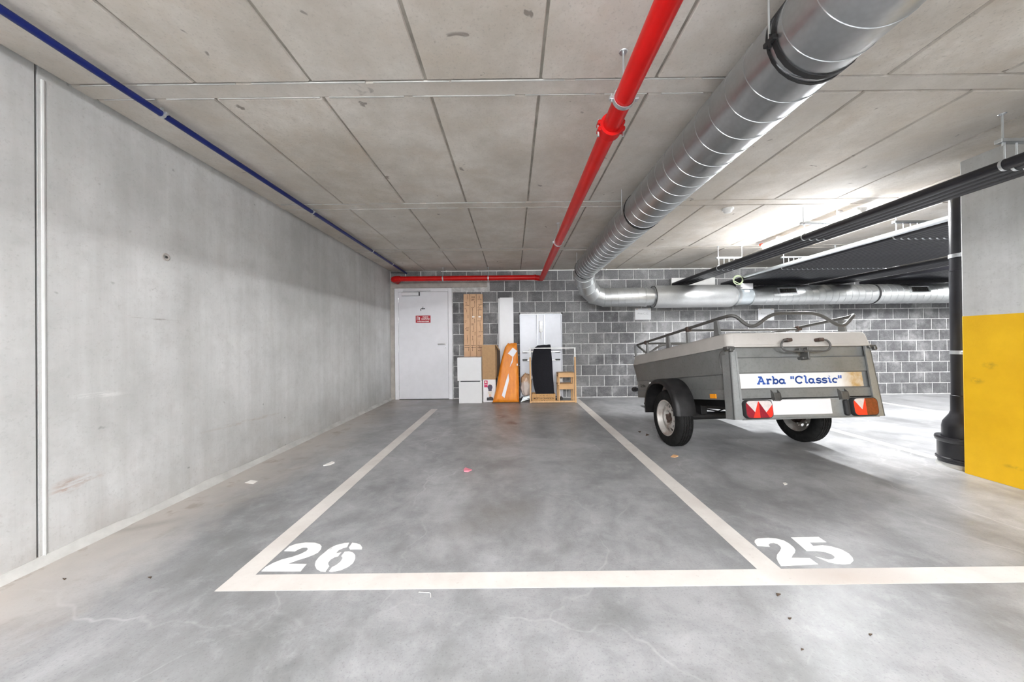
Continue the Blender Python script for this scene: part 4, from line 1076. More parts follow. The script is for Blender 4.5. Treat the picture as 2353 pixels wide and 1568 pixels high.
for yy in (-.17, .73):
    cbm = MB().box(-hx + .0, hx, yy - .011, yy + .011, .838, .858, .004).build('rack_crossbar', 'tube_zinc', tr, smooth=False)
    for s in (-1, 1): MB().box(s * hx - .022, s * hx + .022, yy - .02, yy + .02, .836, .884, .006).build('rack_clamp', 'rust_dark', cbm, smooth=False)
# wheels
WX, WY, WR, WW = .69, .065, .2755, .150
def make_wheel(s):
    wz = -(AZ + math.sin(TH) * WY * 1.0) + WR      # put the tyre on the floor
    wz = 0.0
    wh = empty('wheel', (s * WX, WY, 0)); wh.parent = tr
    hw = WW / 2; prof = []
    rim_r = .170
    prof += [(-hw + .012, rim_r), (-hw + .002, rim_r + .012), (-hw, rim_r + .045), (-hw + .004, WR - .03), (-hw + .014, WR - .012), (-hw + .026, WR - .003)]
    gi = []
    for g in (-.036, -.012, .012, .036):
        gi += [len(prof), len(prof) + 1, len(prof) + 2, len(prof) + 3]
        prof += [(g - .0045, WR), (g - .003, WR - .008), (g + .003, WR - .008), (g + .0045, WR)]
    prof += [(hw - .026, WR - .003), (hw - .014, WR - .012), (hw - .004, WR - .03), (hw, rim_r + .045), (hw - .002, rim_r + .012), (hw - .012, rim_r)]
    wob = lambda i, j: (.003 if j % 2 else -.003) if i in gi else 0
    MB().lathe(prof, 96, 'x', wob=wob).build('tyre', 'tyre', wh, angle=40)
    # rim barrel and dished disc with round vents; outer face towards s
    mb = MB(); e = s
    mb.lathe([(e * .066, rim_r + .014), (e * .070, rim_r + .010), (e * .069, rim_r - .004), (e * .055, rim_r - .012), (e * .030, rim_r - .030), (-e * .030, rim_r - .030), (-e * .055, rim_r - .012), (-e * .066, rim_r + .012)], 48, 'x')
    R0, R1 = .078, rim_r - .028; nh = 12; hr = .0155; rc = (R0 + R1) / 2 + .006
    fd = lambda r: e * (.034 + .012 * math.cos((r - R0) / (R1 - R0) * PI * .9))
    for k in range(nh):
        a0, a1 = 2 * PI * k / nh, 2 * PI * (k + 1) / nh; am = (a0 + a1) / 2; ns = 16; vo = []; vh = []
        for j in range(ns):
            t = 2 * PI * j / ns; dx, dy = math.cos(t), math.sin(t)
            lx = (a1 - a0) / 2 * rc; tmax = min(lx / abs(dx) if abs(dx) > 1e-6 else 9, ((R1 - rc) if dy > 0 else (rc - R0)) / abs(dy) if abs(dy) > 1e-6 else 9)
            for lst, m_ in ((vo, tmax), (vh, hr)):
                r = rc + dy * m_; a = am + dx * m_ / rc; lst.append((fd(r), r * math.cos(a), r * math.sin(a)))
        vb = [(p[0] - e * .006, p[1], p[2]) for p in vh]
        mb.add(vo + vh + vb, [(j, (j + 1) % ns, ns + (j + 1) % ns, ns + j) for j in range(ns)] + [(ns + j, ns + (j + 1) % ns, 2 * ns + (j + 1) % ns, 2 * ns + j) for j in range(ns)])
        c0 = (am); 
        for (sa, sb_) in ((0, 1),):
            # fill the small corners of the sector
            for aa in (a0, a1):
                pass
    mb.lathe([(e * .0465, R0 + .003), (e * .040, .070), (e * .018, .060), (e * .016, .030)], 48, 'x')
    rm = mb.build('rim', 'rim', wh, angle=35)
    mb = MB(); mb.lathe([(e * .012, .036), (e * .045, .034), (e * .050, .026), (e * .050, 0)], 24, 'x'); mb.lathe([(-e * .06, .085), (-e * .02, .085), (-e * .018, .03), (-e * .018, 0)], 32, 'x'); mb.build('hub', 'rust_dark', wh)
    for k in range(4):
        a = 2 * PI * k / 4 + .5; cy, cz = .049 * math.cos(a), .049 * math.sin(a)
        mb = MB(); mb.tube([(e * .014, cy, cz), (e * .038, cy, cz)], .010, 6); mb.build('wheel_bolt', 'rust_dark', wh, smooth=False)
    return wh
for s in (-1, 1):
    make_wheel(s)
    # mudguard
    FC = (.125, .055); FR = .335
    arcp = []
    for i in range(25):
        a = math.radians(-4 + 188 * i / 24); rr = FR * (1 + .045 * abs(math.sin(2 * a)))
        arcp.append((FC[0] + rr * math.cos(a), FC[1] + rr * math.sin(a)))
    rings = []
    for (yy, zz) in arcp:
        ca = Vector((yy - FC[0], zz - FC[1])).normalized()
        P_ = lambda x, d: (s * x, yy + ca.x * d, zz + ca.y * d)
        rings.append([P_(.604, 0), P_(.75, 0), P_(.782, -.006), P_(.796, -.024), P_(.798, -.048), P_(.792, -.048), P_(.788, -.026), P_(.776, -.014), P_(.75, -.008), P_(.604, -.008)])
    MB().loft(rings).build('mudguard', 'fender', tr, angle=50)
    MB().box(min(s * .780, s * .797), max(s * .780, s * .797), .255, .285, .345, .362, .002).build('reflector_dot', 'sign_white', tr, smooth=False)
    rf = MB().box(min(s * .598, s * .606), max(s * .598, s * .606), -.520, -.440, .197, .235, .002).build('side_reflector', 'amber', tr, smooth=False)
    mb = MB(); mb.tube([(s * .60, 1.03, .29), (s * .60, 1.09, .29)], .020, 14); mb.tube([(s * .60, 1.09, .29), (s * .60, 1.15, .29)], .030, 16); mb.build('rubber_buffer', 'rubber', tr)
# chassis and drawbar
for s in (-1, 1):
    MB().box(s * .40 - .025, s * .40 + .025, -.69, 1.0, .115, .186, .004).build('frame_rail', 'chassis_black', tr, smooth=False)
    MB().box(s * .40 - .03, s * .40 + .03, -.02, .15, .03, .12, .004).build('axle_bracket', 'chassis_black', tr, smooth=False)
MB().box(-.60, .60, -.70, -.64, .115, .186, .004).build('cross_member', 'chassis_black', tr, smooth=False)
MB().tube([(-.62, WY, .012), (.62, WY, .012)], .038, 16).build('axle', 'chassis_black', tr)
MB().box(-.035, .035, -.60, 1.98, .055, .115, .006).build('drawbar', 'tube_zinc', tr, smooth=False)
mb = MB(); mb.tube([(0, 1.95, .085), (0, 2.05, .070), (0, 2.12, .060)], [.03, .034, .030], 14); mb.box(-.02, .02, 1.95, 2.06, .10, .14, .006); mb.build('coupling_head', 'rust_dark', tr)
MB().tube([(.10, .25, .10), (.10, .5, .02), (.10, .9, .05), (.05, 1.8, .06)], .008, 8).build('cable', 'rubber', tr)

# ================================================================== THINGS STORED AT THE BACK WALL
# ---- two white cube cabinets
def cabinet(x0, x1, y0, y1, z0, h, label, slot):
    e = empty('cube_cabinet', ((x0 + x1) / 2, (y0 + y1) / 2, z0)); tag(e, label, 'cabinet', 'white cube cabinets')
    w_ = (x1 - x0) / 2; d_ = (y1 - y0) / 2
    mb = MB(); t = .015
    mb.box(-w_, -w_ + t, -d_ + .02, d_, 0, h, .001); mb.box(w_ - t, w_, -d_ + .02, d_, 0, h, .001); mb.box(-w_ + t, w_ - t, -d_ + .02, d_, 0, t); mb.box(-w_ + t, w_ - t, -d_ + .02, d_, h - t, h); mb.box(-w_ + t, w_ - t, d_ - .008, d_, t, h - t)
    mb.build('body', 'white_laminate', e, smooth=False)
    MB().box(-w_, w_, -d_, -d_ + .018, .002, h - (.014 if slot else .002), .0015).build('door', 'white_laminate', e, smooth=False)
    if slot: MB().box(-w_ + .03, w_ - .03, -d_ + .002, -d_ + .019, h - .013, h - .001).build('grip_slot', 'seal_dark', e, smooth=False)
    return e
BYF = 5.92
ax0, _ = on_y(1054.5, 900, BYF); ax1, _ = on_y(1107, 900, BYF)
cabinet(ax0, ax1, BYF, BYF + .36, 0, .390, 'lower white cube cabinet standing on the floor beside the door', True)
bx0, _ = on_y(1051, 850, BYF - .005); bx1, _ = on_y(1106, 850, BYF - .005)
cabinet(bx0, bx1, BYF - .008, BYF + .352, .390, .408, 'upper white cube cabinet stacked on the lower one', False)
# ---- three long printed cartons standing behind the cabinets
lx0, lx1 = on_y(1065, 700, 6.30)[0], on_y(1109, 700, 6.30)[0]
lw = (lx1 - lx0) / 3; random.seed(11)
for i in range(3):
    x0 = lx0 + lw * i + .002; x1 = lx0 + lw * (i + 1) - .002; ht = on_y(1087, 676, 6.31)[1] + random.uniform(-.004, .004)
    e = empty('long_carton', ((x0 + x1) / 2, 6.345, 0)); tag(e, ('tall narrow printed carton nearest the door, behind the cabinets', 'middle one of three tall narrow printed cartons behind the cabinets', 'tall narrow printed carton nearest the white boards, behind the cabinets')[i], 'carton', 'tall printed cartons')
    MB().box(-(x1 - x0) / 2, (x1 - x0) / 2, -.045, .045, 0, ht, .004).build('carton', 'cardboard_print', e, smooth=False)
    mb = MB(); z = .9
    while z < ht - .05:
        kind = random.random(); hw = (x1 - x0) / 2
        if kind < .5:
            n = random.randint(2, 5); xx = random.uniform(-hw * .7, -hw * .2)
            for j in range(n):
                wd = random.uniform(.006, .018); mb.box(xx, xx + wd, -.0462, -.0448, z, z + random.uniform(.006, .012)); xx += wd + .004
                if xx > hw * .8: break
            z += random.uniform(.012, .035)
        elif kind < .8:
            xx = random.uniform(-hw * .5, hw * .5); ln = random.uniform(.04, .12); zz = z
            while zz < min(z + ln, ht - .02): h_ = random.uniform(.005, .016); mb.box(xx, xx + random.uniform(.006, .010), -.0462, -.0448, zz, zz + h_); zz += h_ + .004
            z += ln + .01
        else: z += random.uniform(.02, .05)
    for zz in (.965, 1.0): mb.box(-hw * .8, hw * .8, -.0462, -.0448, zz, zz + .007)
    o = mb.build('print', 'print_ink', e, smooth=False); o['kind'] = 'stuff'
    if i: MB().box(-.02, .025, -.0470, -.0448, 1.52, 1.545).build('tape', 'tape', e, smooth=False)
# ---- picture box with open carton on top
px0, px1 = on_y(1110, 900, 6.04)[0], on_y(1139, 900, 6.04)[0]
e = empty('picture_box', ((px0 + px1) / 2, 6.16, 0)); tag(e, 'white product box with magenta label beside the orange bundle', 'box')
w_ = (px1 - px0) / 2; d_ = .12; hb = .400
MB().box(-w_, w_, -d_, d_, 0, hb, .002).build('box', 'photo_white', e, smooth=False)
yf = -d_ - .0012
def flat(name, poly, mat, y=yf): MB().prism(poly, 'y', y, y + .001).build(name, mat, e, smooth=False)
flat('label_patch', [(-w_ + .022, .262), (-w_ + .082, .262), (-w_ + .082, .382), (-w_ + .022, .382)], 'magenta')
flat('label_emblem', [(-w_ + .038, .338), (-w_ + .064, .336), (-w_ + .068, .356), (-w_ + .054, .370), (-w_ + .036, .366)], 'cream', yf - .0008)
flat('label_line', [(-w_ + .028, .304), (-w_ + .078, .304), (-w_ + .078, .311), (-w_ + .028, .311)], 'sign_white', yf - .0008)
cxp = .012
flat('picture_bulb', [(cxp + .043 * math.cos(t * PI / 12), .262 + .050 * math.sin(t * PI / 12)) for t in range(24)], 'aubergine')
flat('picture_neck', [(cxp - .028, .195), (cxp + .028, .195), (cxp + .030, .235), (cxp - .030, .235)], 'aubergine', yf - .0004)
flat('picture_cap', [(cxp - .018, .303), (cxp + .018, .303), (cxp + .012, .311), (cxp - .012, .311)], 'cardboard', yf - .0006)
flat('picture_cup', [(cxp - .040, .188), (cxp - .034, .150), (cxp - .018, .135), (cxp + .022, .135), (cxp + .036, .150), (cxp + .040, .188)], 'cream', yf - .0006)
flat('picture_stem', [(cxp - .020, .096), (cxp + .020, .096), (cxp + .022, .135), (cxp - .020, .135)], 'photo_skin', yf - .0004)
flat('picture_base', [(cxp - .060, .028), (cxp + .060, .028), (cxp + .055, .075), (cxp + .015, .098), (cxp - .035, .094), (cxp - .058, .07)], 'ink_black')
flat('picture_shine', [(cxp - .045, .078), (cxp - .015, .086), (cxp + .010, .096), (cxp - .03, .092)], 'chrome', yf - .0008)
# open carton
oc = empty('open_carton', ((px0 + px1) / 2 + .005, 6.15, hb), (0, 0, math.radians(-4))); tag(oc, 'plain brown carton open at one side, standing on the picture box', 'carton')
w_ = .118; d_ = .12; H_ = on_y(1122, 793, 6.03)[1] - hb; t = .005
mb = MB(); mb.box(-w_, w_, -d_, -d_ + t, 0, H_); mb.box(-w_, w_, d_ - t, d_, 0, H_); mb.box(-w_, -w_ + t, -d_ + t, d_ - t, 0, H_); mb.box(-w_ + t, w_, -d_ + t, d_ - t, 0, t); mb.box(-w_ + t, w_, -d_ + t, d_ - t, H_ - t, H_)
mb.build('carton', 'cardboard', oc, smooth=False)
MB().box(-w_ + .006, w_ - .03, -d_ + .006, d_ - .006, .006, H_ - .006).build('contents', 'cardboard_shade', oc, smooth=False)  # added dark block, stands for the shade inside the carton
MB().hexa([(w_, d_ - .005, .03), (w_ + .004, d_ - .005, .03), (w_ + .055, d_ + .03, .03), (w_ + .051, d_ + .03, .03)], [(w_, d_ - .005, H_ - .02), (w_ + .004, d_ - .005, H_ - .02), (w_ + .055, d_ + .03, H_ - .12), (w_ + .051, d_ + .03, H_ - .12)]).build('flap', 'cardboard_shade', oc, smooth=False)
MB().hexa([(w_, -d_ + .02, H_ - .004), (w_ + .055, -d_ + .06, H_ - .10), (w_ + .055, d_ - .02, H_ - .10), (w_, d_, H_ - .004)], [(w_, -d_ + .02, H_), (w_ + .055, -d_ + .06, H_ - .096), (w_ + .055, d_ - .02, H_ - .096), (w_, d_, H_)]).build('flap', 'cardboard', oc, smooth=False)
# ---- two white boards leaning on the wall
def lean_board(name, x0, x1, yfoot, ytop, h, th, mat, label, cat, group=None):
    ang = math.atan2(ytop - yfoot, h); e = empty(name, ((x0 + x1) / 2, yfoot, 0), (-ang, 0, 0)); tag(e, label, cat, group)
    e.location.z = th * math.sin(ang) * 0 + .001
    return e
wx0, wx1 = on_y(1148.5, 750, 6.33)[0], on_y(1180, 750, 6.33)[0]
e = lean_board('white_board', wx0, wx1, 6.300, 6.330, 1.89, .018, 'white_board', 'tall narrow white board leaning on the block wall in front of its twin', 'board', 'white boards'); w_ = (wx1 - wx0) / 2
MB().box(-w_, w_, 0, .020, 0, 1.885, .0015).build('board', 'white_board', e, smooth=False)
e = lean_board('white_board', wx0 - .028, wx1 - .028, 6.330, 6.362, 1.878, .018, 'white_board', 'tall narrow white board mostly hidden behind its twin', 'board', 'white boards')
MB().box(-w_, w_, 0, .020, 0, 1.872, .0015).build('board', 'white_board', e, smooth=False)
# ---- folded grey table panel
tx0, tx1 = on_y(1194.5, 800, 6.28)[0], on_y(1292, 800, 6.28)[0]; tw2 = (tx1 - tx0) / 2
ft = empty('folding_panel', ((tx0 + tx1) / 2, 6.23, .0), (-math.radians(1.6), 0, 0)); tag(ft, 'grey folding table panel with metal frame leaning on the block wall', 'table')
TZ = on_y(1243, 719, 6.27)[1]
mb = MB(); mb.box(-tw2 + .01, tw2 - .01, .012, .024, .06, TZ - .03); mb.build('panel', 'panel_grey', ft, smooth=False)
for s in (-1, 1): MB().box(s * (tw2 - .010) - .010, s * (tw2 - .010) + .010, 0, .045, .03, TZ - .03, .003).build('side_rail', 'panel_grey', ft, smooth=False)
MB().box(-tw2 - .004, tw2 + .004, -.006, .05, TZ - .035, TZ - .020, .003).build('top_rail', 'rail_grey', ft, smooth=False)
MB().tube([(-tw2, .005, TZ - .008), (tw2, .005, TZ - .008)], .008, 12).build('top_bar', 'steel', ft)
for s in (-1, 1): MB().box(s * tw2 - .012, s * tw2 + .012, -.012, .05, TZ - .030, TZ + .008, .005).build('end_cap', 'grille_dark', ft, smooth=False)
for s in (-1, 1): MB().box(s * .062 - .009, s * .062 + .009, -.010, .013, .10, TZ - .035, .003).build('channel_rail', 'rail_grey', ft, smooth=False)
MB().box(-.054, .054, .004, .013, .10, TZ - .035).build('channel', 'panel_grey', ft, smooth=False)
lc = MB().box(-.034, .034, -.016, .006, TZ - .36, TZ - .15, .010).build('catch_plate', 'plastic_white', ft, smooth=False)
MB().box(-.010, .010, -.026, -.012, TZ - .49, TZ - .30, .005).build('catch_lever', 'plastic_white', lc, smooth=False)
MB().box(-.022, .022, -.020, -.014, TZ - .235, TZ - .165, .004).build('catch_recess', 'rail_grey', lc, smooth=False)
for zz in (.872, .720):
    hb_ = MB().box(-.335, .335, -.022, -.006, zz - .010, zz + .012, .004).build('carry_bar', 'steel', ft, smooth=False)
    for s in (-1, 1): MB().box(s * .30 - .045, s * .30 + .045, -.026, .012, zz - .020 if zz > .8 else zz - .004, zz - .006 if zz > .8 else zz + .022, .003).build('bar_bracket', 'grille_dark', hb_, smooth=False)
    MB().box(-.34, .34, -.012, .012, zz - .014, zz - .010).build('bar_shadow_gap', 'grille_dark', hb_, smooth=False)
for s in (-1, 1): MB().box(s * (tw2 - .03) - .022, s * (tw2 - .03) + .022, -.01, .05, 0, .04, .006).build('foot', 'grille_dark', ft, smooth=False)
# ---- orange bundle wrapped in film
ob = empty('orange_bundle', (-.12, 5.885, 0), (-math.radians(7), 0, 0)); tag(ob, 'orange bundle wrapped in clear film with white stickers, tapering to the top', 'bundle')
OH = 1.055; nz_, nx_ = 44, 22
bl, br = on_y(1131, 925, 5.95)[0] + .12, on_y(1193, 925, 5.95)[0] + .12
tl_, tr_ = on_y(1162, 790, 6.07)[0] + .12, on_y(1188, 790, 6.07)[0] + .12
vs = []; fs = []
def oprofile(u, z):
    t = z / OH
    xl = bl + (tl_ - bl) * t + .010 * math.sin(t * 7); xr = br + (tr_ - br) * t + .012 * math.sin(t * PI)
    if t > .93: xl += (t - .93) * .5
    return xl + (xr - xl) * u
for side in (0, 1):
    for i in range(nz_ + 1):
        z = OH * i / nz_
        for j in range(nx_ + 1):
            u = j / nx_; x = oprofile(u, z); edge = min(u, 1 - u, i / nz_ * 1.6, (1 - i / nz_) * 1.6)
            pf = .055 * (1 - math.exp(-edge * 26)); 
            wrk = .006 * mnoise.noise(Vector((x * 9, z * 5, side * 3))) + .004 * mnoise.noise(Vector((x * 30, z * 22, side)))
            zz = z + (.012 * mnoise.noise(Vector((x * 22, 0, 0))) if i == nz_ else 0)
            vs.append((x, (.075 - pf - wrk) if side == 0 else (.075 + pf + wrk), zz))
S_ = (nz_ + 1) * (nx_ + 1)
for side in (0, 1):
    for i in range(nz_):
        for j in range(nx_):
            a = side * S_ + i * (nx_ + 1) + j; q4 = (a, a + 1, a + nx_ + 2, a + nx_ + 1); fs.append(q4 if side == 0 else q4[::-1])
mb = MB(); mb.add(vs, fs); o = mb.build('wrapped_body', 'orange_wrap', ob, angle=60)
mb = MB(); mb.box(bl - .002, br + .002, .03, .12, .0, .02, .006); mb.build('bottom_edge', 'print_ink', ob, smooth=False)
def opix(px, py): X, Z = on_y(px, py, 5.955 + .0 + (1.06 - (py - 788) / 132.) * .12 ); return (X + .12, Z)
def osticker(pp):
    pts = [opix(*p) for p in pp]
    # drape on the front face
    mb = MB(); mb.add([(x, .075 - .055 - .010, z) for x, z in pts], [list(range(len(pts)))]); mb.build('sticker', 'sticker', ob, smooth=False)
k_ = 310 / 2353
zz_ = lambda x, y: (1030 + x * k_, 760 + y * k_)
osticker([zz_(1125, 288), zz_(1200, 345), zz_(1130, 455), zz_(1040, 390)])
osticker([zz_(1118, 450), zz_(1133, 455), zz_(1122, 540), zz_(1075, 625), zz_(1090, 560), zz_(1112, 505)])
osticker([zz_(1050, 735), zz_(1062, 850), zz_(985, 1165), zz_(935, 1125), zz_(1010, 860)])
osticker([zz_(1198, 560), zz_(1212, 570), zz_(1212, 605), zz_(1190, 600)])
# ---- wooden frame rack with white upper bars
RYF = 5.895
rx0, rx1 = on_y(1217.5, 900, RYF)[0], on_y(1325, 915, RYF)[0]; RH = on_y(1270, 799, RYF + .05)[1]
rk = empty('wooden_rack', ((rx0 + rx1) / 2, RYF, 0), (-math.radians(2.5), 0, 0)); tag(rk, 'pale wooden frame rack with white upper bars standing before the grey panel', 'rack')
hw = (rx1 - rx0) / 2
for s in (-1, 1):
    MB().box(s * (hw - .013) - .013, s * (hw - .013) + .013, 0, .026, 0, RH - .165, .002).build('post', 'rack_wood', rk, smooth=False)
    MB().box(s * (hw - .013) - .0125, s * (hw - .013) + .0125, .0005, .0255, RH - .165, RH, .002).build('post_top', 'rack_white', rk, smooth=False)
MB().box(-hw + .026, hw - .026, .002, .024, .006, .036, .002).build('bottom_rail', 'rack_wood', rk, smooth=False)
MB().box(-hw + .025, hw - .025, .004, .022, RH - .018, RH, .002).build('top_bar', 'rack_white', rk, smooth=False)
# ---- step stool
stx0, stx1 = on_y(1283, 900, 5.97)[0], on_y(1320, 900, 5.97)[0]
st = empty('step_stool', ((stx0 + stx1) / 2, 6.07, 0)); tag(st, 'small pale wooden two-step stool behind the frame rack', 'stool'); sw = (stx1 - stx0) / 2
for s in (-1, 1):
    MB().box(s * (sw - .013) - .013, s * (sw - .013) + .013, -.10, -.07, 0, .50, .002).build('leg', 'stool_wood', st, smooth=False)
    MB().box(s * (sw - .013) - .013, s * (sw - .013) + .013, .095, .125, 0, .50, .002).build('leg', 'stool_wood', st, smooth=False)
    MB().box(s * (sw - .013) - .010, s * (sw - .013) + .010, -.07, .10, .44, .47).build('side_rail', 'stool_wood', st, smooth=False)
MB().box(-sw, sw, -.105, -.085, .430, .490, .002).build('apron', 'stool_wood', st, smooth=False)
MB().box(-sw, sw, -.10, .125, .490, .510, .003).build('upper_step', 'stool_wood', st, smooth=False)
MB().box(-sw - .012, sw - .026, -.105, .10, .300, .318, .003).build('lower_step', 'stool_wood', st, smooth=False)
MB().box(-sw + .01, sw - .01, -.108, -.088, .222, .300, .002).build('apron', 'stool_wood', st, smooth=False)
# ---- wine crate
cx0, cx1 = on_y(1223, 915, 5.935)[0], on_y(1276.5, 915, 5.935)[0]
wc = empty('wine_crate', ((cx0 + cx1) / 2, 6.03, 0)); tag(wc, 'low wooden wine crate with dark printed lettering behind the rack rail', 'crate'); w_ = (cx1 - cx0) / 2
mb = MB(); MB().box(-w_, w_, -.095, -.083, 0, .150, .001).build('board', 'crate_wood', wc, smooth=False); MB().box(-w_, w_, .083, .095, 0, .150, .001).build('board', 'crate_wood', wc, smooth=False)
for s in (-1, 1): MB().box(s * (w_ - .006) - .006, s * (w_ - .006) + .006, -.083, .083, 0, .150, .001).build('board', 'crate_wood', wc, smooth=False)
MB().box(-w_ + .012, w_ - .012, -.083, .083, 0, .010).build('board', 'crate_wood', wc, smooth=False)
text_obj('lettering', 'MO\u00cbT & CHANDON', .040, 'print_ink', face_y(0, -.0956, .072), wc, .0006, sx=.98)
mb = MB()
for (x, z, w2) in ((-.07, .112, .03), (-.02, .114, .05), (.04, .112, .04), (-.04, .034, .025), (0, .035, .03), (.045, .034, .02)): mb.box(x, x + w2 * .6, -.0958, -.0949, z, z + .007)
mb.build('lettering', 'print_ink', wc, smooth=False)
# ---- black felt mat standing in the crate
fm = empty('felt_mat', ((cx0 + cx1) / 2, 5.99, .012), (-math.radians(2.5), 0, 0)); tag(fm, 'black felt mat standing upright in the wine crate', 'mat')
ML = [(1231, 905), (1226, 885), (1223, 860), (1222, 835), (1224, 812), (1228, 800), (1236, 794)]; MR = [(1273, 905), (1272, 885), (1270, 860), (1269, 835), (1267, 812), (1266, 800), (1265, 792)]
c0 = fm.location.x; vs = []; fs = []; nu = 10
lv = [(on_y(*p, 6.03)[0] - c0, on_y(*p, 6.03)[1] - .012) for p in ML]; rv = [(on_y(*p, 6.03)[0] - c0, on_y(*p, 6.03)[1] - .012) for p in MR]
lv = [(lv[0][0] + .006, .0)] + lv; rv = [(rv[0][0], .0)] + rv
for side in (0, 1):
    for (a, b) in zip(lv, rv):
        for j in range(nu + 1):
            u = j / nu; x = a[0] + (b[0] - a[0]) * u; z = a[1] + (b[1] - a[1]) * u + (.008 * mnoise.noise(Vector((x * 25, 1, 0))) if a is lv[-1] else 0)
            bow = .03 * math.sin(u * PI); vs.append((x, -bow + (.045 if side else 0) , z))
S_ = len(lv) * (nu + 1)
for i in range(len(lv) - 1):
    for j in range(nu):
        a = i * (nu + 1) + j; fs.append((a, a + 1, a + nu + 2, a + nu + 1)); fs.append((S_ + a, S_ + a + nu + 1, S_ + a + nu + 2, S_ + a + 1))
    for j in (0, nu):
        a = i * (nu + 1) + j; fs.append((a, a + nu + 1, S_ + a + nu + 1, S_ + a))
for i in (0, len(lv) - 1):
    for j in range(nu): a = i * (nu + 1) + j; fs.append((a, a + 1, S_ + a + 1, S_ + a))
mb = MB(); mb.add(vs, fs); o = mb.build('mat', 'felt_black', fm, angle=50)
# ---- plastic bag with brown contents, metal strips below
bxl, bxr = on_y(1196, 880, 6.13)[0], on_y(1222, 880, 6.13)[0]
bg = empty('plastic_bag', ((bxl + bxr) / 2, 6.135, .085)); tag(bg, 'crumpled translucent bag with brown contents between orange bundle and rack', 'bag')
mb = MB(); bm = bmesh.new(); bmesh.ops.create_icosphere(bm, subdivisions=4, radius=1)
for v in bm.verts:
    n = v.co.copy(); z = n.z
    n = Vector([math.copysign(abs(q_) ** .72, q_) for q_ in n]); z = n.z
    wsc = (.10 if z < 0 else .10 * (1 - .25 * max(0, z) ** 3))
    d = .96 + .16 * mnoise.noise(n * 2.2) + .16 * abs(mnoise.noise(n * 4.0)) + .07 * mnoise.noise(n * 9)
    v.co = Vector((n.x * wsc * d, n.y * .07 * d, .205 + z * .195 * d))
bm.verts.index_update(); mb.add([v.co[:] for v in bm.verts], [[v.index for v in f.verts] for f in bm.faces]); bm.free(); mb.build('bag', 'bag', bg, angle=70)
mb = MB(); mb.add([(.07, -.07, .36), (.16, -.075, .385), (.12, -.07, .33), (.09, -.06, .30)], [(0, 1, 2, 3)]); mb.build('bag_corner', 'sticker', bg, smooth=False)
ms = empty('metal_strips', ((bxl + bxr) / 2, 6.08, 0)); tag(ms, 'loose bent metal strips lying under the plastic bag', 'metal strips')
random.seed(5)
for k in range(6):
    x0, z0 = -.10 + .008 * k, .004 + .010 * k; x1 = random.uniform(.07, .10); z1 = z0 + random.uniform(.02, .075)
    yy = -.06 + .03 * k
    MB().hexa([(x0, yy - .008, z0), (x1, yy - .008, z1), (x1, yy + .008, z1), (x0, yy + .008, z0)], [(x0, yy - .008, z0 + .008), (x1, yy - .008, z1 + .008), (x1, yy + .008, z1 + .008), (x0, yy + .008, z0 + .008)]).build('strip', 'zinc', ms, smooth=False)
# white slat leaning between mat and stool
a = on_y(1268, 884, 6.2); b = on_y(1291, 874, 6.2)
e = empty('profile_bar', (a[0], 6.203, 0)); tag(e, 'pale flat profile bar leaning slanted between the black mat and the stool', 'bar')
dx, z0, z1 = b[0] - a[0], a[1], b[1]
MB().hexa([(-.25, 0, z0 - .155), (dx, 0, z1 - .02), (dx, .02, z1 - .02), (-.25, .02, z0 - .155)], [(-.25, 0, z0 - .085), (dx, 0, z1 + .03), (dx, .02, z1 + .03), (-.25, .02, z0 - .085)])  .build('bar', 'panel_grey', e, smooth=False)
MB().box(dx - .045, dx + .008, -.001, .021, z1 - .03, z1 + .036, .004).build('bar_end', 'plastic_white', e, smooth=False)

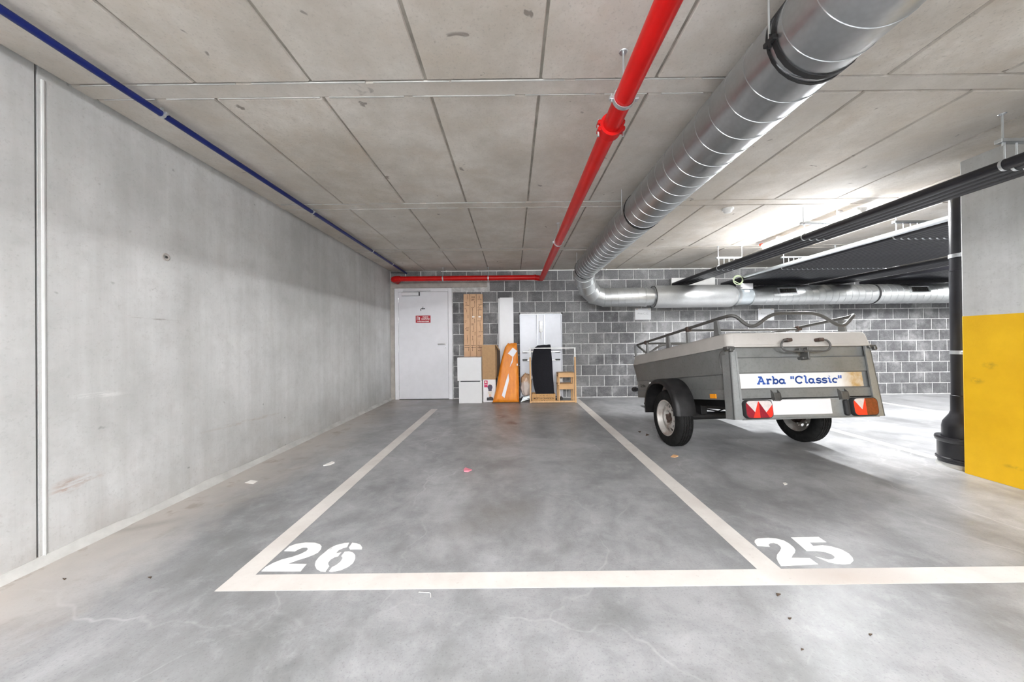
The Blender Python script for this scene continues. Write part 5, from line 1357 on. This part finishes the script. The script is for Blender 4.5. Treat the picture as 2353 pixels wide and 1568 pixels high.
# ================================================================== LITTER ON THE FLOOR
def litter(name, pts, mat, label, h=.004):
    P = [on_floor(*p) for p in pts]; c = (sum(p[0] for p in P) / len(P), sum(p[1] for p in P) / len(P))
    n = len(P); mb = MB(); random.seed(len(label))
    top = [(p[0] - c[0], p[1] - c[1], .0015 + random.uniform(0, h)) for p in P] ; bot = [(p[0], p[1], .0004) for p in top]
    mb.add(bot + top, [list(range(n))[::-1], [n + i for i in range(n)]] + [(i, (i + 1) % n, n + (i + 1) % n, n + i) for i in range(n)])
    o = mb.build(name, mat, smooth=False, loc=(c[0], c[1], 0)); tag(o, label, 'litter', 'litter on the floor'); return o
z8 = lambda x, y: (560 + x * 560 / 2353, 1040 + y * 560 / 2353)
litter('paper_scrap', [z8(10, 295), z8(70, 272), z8(138, 278), z8(95, 305)], 'scrap_paper', 'flat white paper scrap lying closest to the concrete wall')
litter('paper_scrap', [z8(768, 132), z8(785, 120), z8(850, 97), z8(877, 106), z8(830, 125)], 'scrap_paper', 'curled white paper scrap beside the painted line of bay 26', .012)
litter('pink_petal', [z8(2122, 175), z8(2140, 158), z8(2175, 160), z8(2205, 172), z8(2165, 190), z8(2130, 188)], 'scrap_pink', 'pink scrap lying in the middle of bay 26', .012)
o9 = lambda x, y: (1420 + x * 933 / 2353, 1000 + y * 933 / 2353)
litter('paper_scrap', [o9(305, 128), o9(320, 116), o9(345, 118), o9(350, 124), o9(328, 132)], 'scrap_orange', 'small orange and white scrap near the trailer wheel', .006)
litter('paper_scrap', [o9(955, 280), o9(972, 277), o9(982, 286), o9(966, 292)], 'scrap_paper', 'tiny white fleck in the shade behind the trailer')
for (x, y, s_, an, lb) in ((1470, 993, 6, .3, 'dark leaf bit close to the trailer wheel'), (1487, 1000, 8, 1.2, 'dark crumpled leaf bit in front of the trailer wheel'), (1788, 1368, 9, .8, 'thin dark twig beside the number 25'), (1815, 1423, 7, .4, 'short dark twig on the bright floor patch'), (1843, 1494, 6, 1.0, 'dark leaf bit on the bright floor patch'), (2000, 1460, 7, .6, 'dark leaf bit past the bright floor patch'), (345, 1430 - 102, 8, .2, 'dark leaf bit near the foot of the wall joint'), (148, 1332, 7, .5, 'reddish leaf bit at the foot of the wall joint')):
    c = on_floor(x, y); k = c[1] / F_PX
    s_ *= .7
    q2 = [(x + s_ * math.cos(an + t) * (1.0 if i % 2 else .45), y + s_ * .5 * math.sin(an + t) * (1 if i % 2 else .6)) for i, t in enumerate([j * PI / 3 for j in range(6)])]
    litter('leaf_bit', q2, 'scrap_leaf', lb, .003)
p1, p2, p3 = on_floor(962, 1363), on_floor(990, 1366), on_floor(990, 1375)
o = MB().tube(smoothpath([(*p1, .003), (*p2, .006), (*p3, .003)], 4, .01), .0012, 6).build('white_wire', 'scrap_paper'); tag(o, 'thin bent white wire in front of the long painted line', 'litter')
